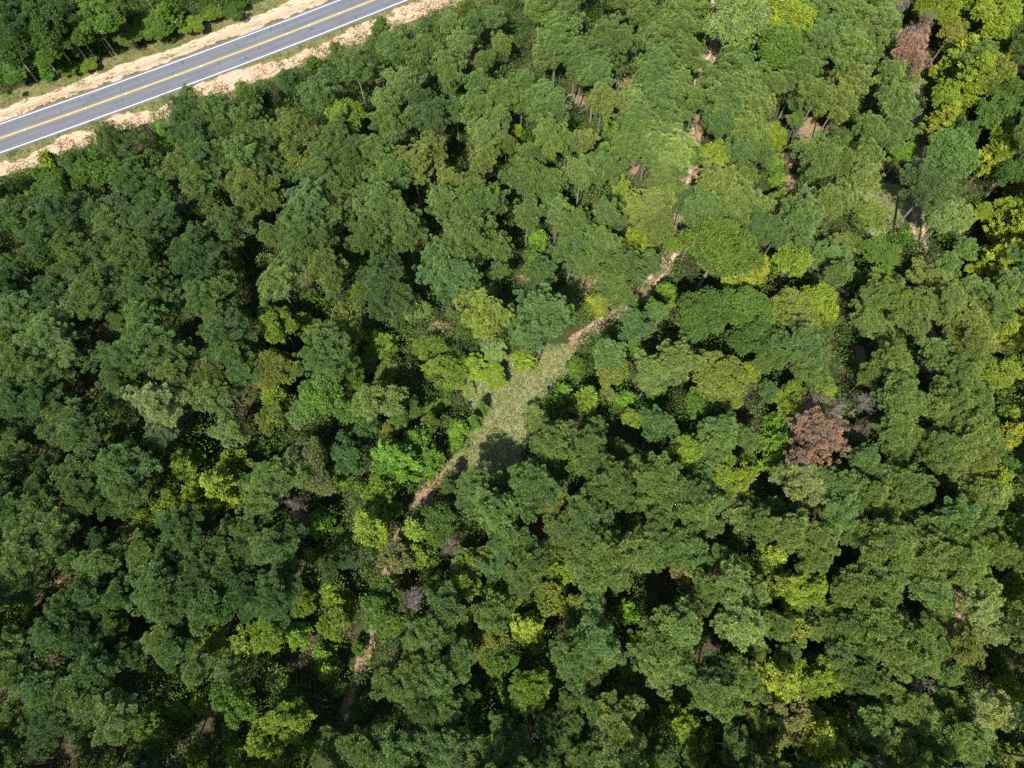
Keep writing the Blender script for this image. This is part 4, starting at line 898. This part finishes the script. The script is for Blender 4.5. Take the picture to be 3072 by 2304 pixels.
for an, typ, key, arr in (('rot', 'FLOAT_VECTOR', 'vector', rot), ('scl', 'FLOAT', 'value', scl), ('tree_colour', 'FLOAT_COLOR', 'color', colr), ('in_mass', 'FLOAT', 'value', [1.0] * len(pts))):
    me.attributes.new(an, typ, 'POINT').data.foreach_set(key, np.array(arr, np.float32).ravel())
me.attributes.new('pick', 'INT', 'POINT').data.foreach_set('value', np.array(pick, np.int32))
wood = tag(link('pine_woodland', me), 'smaller pines filling the canopy between the larger ones', kind='stuff')
ng = bpy.data.node_groups.new('woodland', 'GeometryNodeTree')
ng.interface.new_socket('Geometry', in_out='INPUT', socket_type='NodeSocketGeometry'); ng.interface.new_socket('Geometry', in_out='OUTPUT', socket_type='NodeSocketGeometry')
gi = ng.nodes.new('NodeGroupInput'); go = ng.nodes.new('NodeGroupOutput'); join = ng.nodes.new('GeometryNodeJoinGeometry')
def nattr(name, typ):
    n = ng.nodes.new('GeometryNodeInputNamedAttribute'); n.data_type = typ; n.inputs[0].default_value = name
    return n.outputs[0]
a_rot, a_scl, a_pick = nattr('rot', 'FLOAT_VECTOR'), nattr('scl', 'FLOAT'), nattr('pick', 'INT')
by_mesh = {}
for o in col.objects:
    if o.type == 'MESH' and o.name.split('.')[0] in ('crown', 'trunk'): by_mesh.setdefault(o.data.name, o)
for j, (R, i, v) in enumerate(flat):
    cmp_ = ng.nodes.new('FunctionNodeCompare'); cmp_.data_type = 'INT'; cmp_.operation = 'EQUAL'
    ng.links.new(a_pick, [s for s in cmp_.inputs if s.type == 'INT'][0]); [s for s in cmp_.inputs if s.type == 'INT'][1].default_value = j
    for m_ in (v[0], v[1]):
        src = by_mesh.get(m_.name)
        if src is None: print('mass source missing', m_.name); continue
        oi = ng.nodes.new('GeometryNodeObjectInfo'); oi.inputs['Object'].default_value = src; oi.transform_space = 'ORIGINAL'; oi.inputs['As Instance'].default_value = True
        ip = ng.nodes.new('GeometryNodeInstanceOnPoints')
        ng.links.new(gi.outputs[0], ip.inputs['Points']); ng.links.new(cmp_.outputs[0], ip.inputs['Selection']); ng.links.new(oi.outputs['Geometry'], ip.inputs['Instance'])
        ng.links.new(a_rot, ip.inputs['Rotation']); ng.links.new(a_scl, ip.inputs['Scale']); ng.links.new(ip.outputs[0], join.inputs[0])
ng.links.new(join.outputs[0], go.inputs[0])
wood.modifiers.new('woodland', 'NODES').node_group = ng
print('things', len(order), 'mass', len(mass), 'ring', len(ring))
# ------------------------------------------------------------------ undergrowth and grass: stuff
def brush(name, n_try, seed):
    rg = np.random.default_rng(seed)
    xy = np.column_stack([rg.uniform(-140, 140, n_try), rg.uniform(-30, 170, n_try)])
    ek = rg.integers(0, len(ROAD), 1500); xy = np.concatenate([xy, ROAD[ek] + NRM[ek] * (HALF + rg.uniform(9.8, 24, 1500))[:, None] + rg.normal(0, 1, (1500, 2))])
    px, py = project(xy[:, 0], xy[:, 1], 0.0)
    F = ground_fields(xy)
    n = smooth_noise(xy, 6.0, 11)
    feet = np.array([ray_ground(b[0] - 0, b[1])[:2] for a, b in FEET]); dist_gap = np.min(np.hypot(xy[:, None, 0] - feet[None, :, 0], xy[:, None, 1] - feet[None, :, 1]), 1) - 5
    ok = (px > -150) & (px < 3222) & (py > -150) & (py < 2454) & (F['off'] > np.where(F['soff'] > 0, 9.6, 9.0)) & (F['track'] < .25) & (F['clearing'] < .68) & (n > .06)
    xy, h = xy[ok], F['h'][ok]
    m = len(xy)
    R = rg.uniform(.7, 2.1, m) * (0.6 + n[ok] * .7); H = R * rg.uniform(.8, 2.2, m)
    pal = np.array([[.055, .110, .022], [.075, .145, .022], [.090, .165, .035], [.12, .18, .035], [.15, .20, .035], [.055, .10, .028], [.13, .13, .04]])
    # saplings reach up between the trunks; a thick hem of brush stands where the wood meets the verge
    sap = (rg.random(m) < .42) & (F['track'][ok] < .02) & (F['clearing'][ok] < .02) & (dist_gap[ok] > 0)
    base = np.where(sap, rg.uniform(1.2, 5.5, m), 0.0)
    hem = (F['soff'][ok] > 0) & (F['off'][ok] < 25)
    R = np.where(hem, rg.uniform(1.3, 2.2, m), R); H = np.where(hem, rg.uniform(2.5, 5.0, m), H)
    base = np.where(hem, np.clip((F['off'][ok] - 10) * .4, 0, 5) * rg.random(m), base)
    R = np.where(sap & ~hem, R * 1.1, R); h = h + base
    low_ = F['clearing'][ok] > .15; R = np.where(low_, R * .5, R); H = np.where(low_, .5, H)
    c = pal[rg.choice(len(pal), m, p=[.33, .27, .14, .08, .02, .14, .02])] * rg.uniform(.8, 1.2, (m, 1))
    k = np.clip((R * R * 50).astype(int), 24, 210)
    i = np.repeat(np.arange(m), k)
    d = unit(rg.normal(0, 1, (len(i), 3)) + [0, 0, .4])
    cen = np.column_stack([xy[i], h[i] + H[i] * .45]) + d * np.column_stack([R[i], R[i], H[i] * .55]) * rg.uniform(.5, 1.05, (len(i), 1))
    cen[:, 2] = np.maximum(cen[:, 2], np.where(base[i] > 0, h[i] - .4, h[i] + .03))
    ln = rg.uniform(.22, .42, len(i))
    v, f, ti = blades(cen, unit(d + rg.normal(0, .6, d.shape)), ln, ln * .6, rg.random(len(i)), rg, leafy=True, up=.4)
    colr = np.repeat(np.column_stack([c[i], np.ones(len(i))]), 4, 0)
    o = link(name, mesh_np(name, v, f, BRUSH, {'tint': ti, 'leaf_colour': colr}))
    print(name, m, len(i))
    return o
tag(brush('undergrowth', 22000, 5), 'low brush and vines covering the forest floor', 'undergrowth', kind='stuff')

def grass(name, n_try, seed):
    rg = np.random.default_rng(seed)
    a = np.column_stack([rg.uniform(-135, 60, n_try), rg.uniform(60, 170, n_try)])
    b = np.column_stack([rg.uniform(CLEAR[:, 0].min() - 4, CLEAR[:, 0].max() + 4, n_try // 4), rg.uniform(CLEAR[:, 1].min() - 4, CLEAR[:, 1].max() + 4, n_try // 4)])
    g = np.concatenate([np.array([[x, y]]) + rg.normal(0, r * .6, (2500, 2)) for x, y, r in GLADE])
    xy = np.concatenate([a, b, g])
    F = ground_fields(xy)
    px, py = project(xy[:, 0], xy[:, 1], 0.0)
    n = smooth_noise(xy, 1.7, 13); dens = np.where(F['clearing'] > .5, .45 * (n > -1), F['grass'] * (n > .33) + (F['sand'] + F['clay'] > .3) * (n > .74) * .8)
    ok = (px > -80) & (px < 3150) & (py > -80) & (rg.random(len(xy)) < dens) & (F['off'] > .75)
    xy, h, clr = xy[ok], F['h'][ok], F['clearing'][ok]
    m = len(xy); k = 5
    i = np.repeat(np.arange(m), k)
    pal = np.array([[.130, .170, .045], [.170, .200, .06], [.22, .225, .09], [.27, .25, .12], [.11, .16, .04]])
    c = pal[rg.choice(5, m, p=[.27, .28, .2, .12, .13])]
    d = unit(rg.normal(0, .7, (len(i), 3)) * [1, 1, .2] + [0, 0, .75])
    cen = np.column_stack([xy[i] + rg.normal(0, .12, (len(i), 2)), h[i] - .02])
    ln = rg.uniform(.12, .38, len(i))
    v, f, ti = blades(cen, d, ln, ln * .35, rg.random(len(i)), rg)
    o = link(name, mesh_np(name, v, f, BRUSH, {'tint': ti, 'leaf_colour': np.repeat(np.column_stack([c[i], np.ones(len(i))]), 4, 0)}))
    print(name, m); return o
tag(grass('grass', 150000, 6), 'short dry grass on the verges and the clearing', 'grass', kind='stuff')
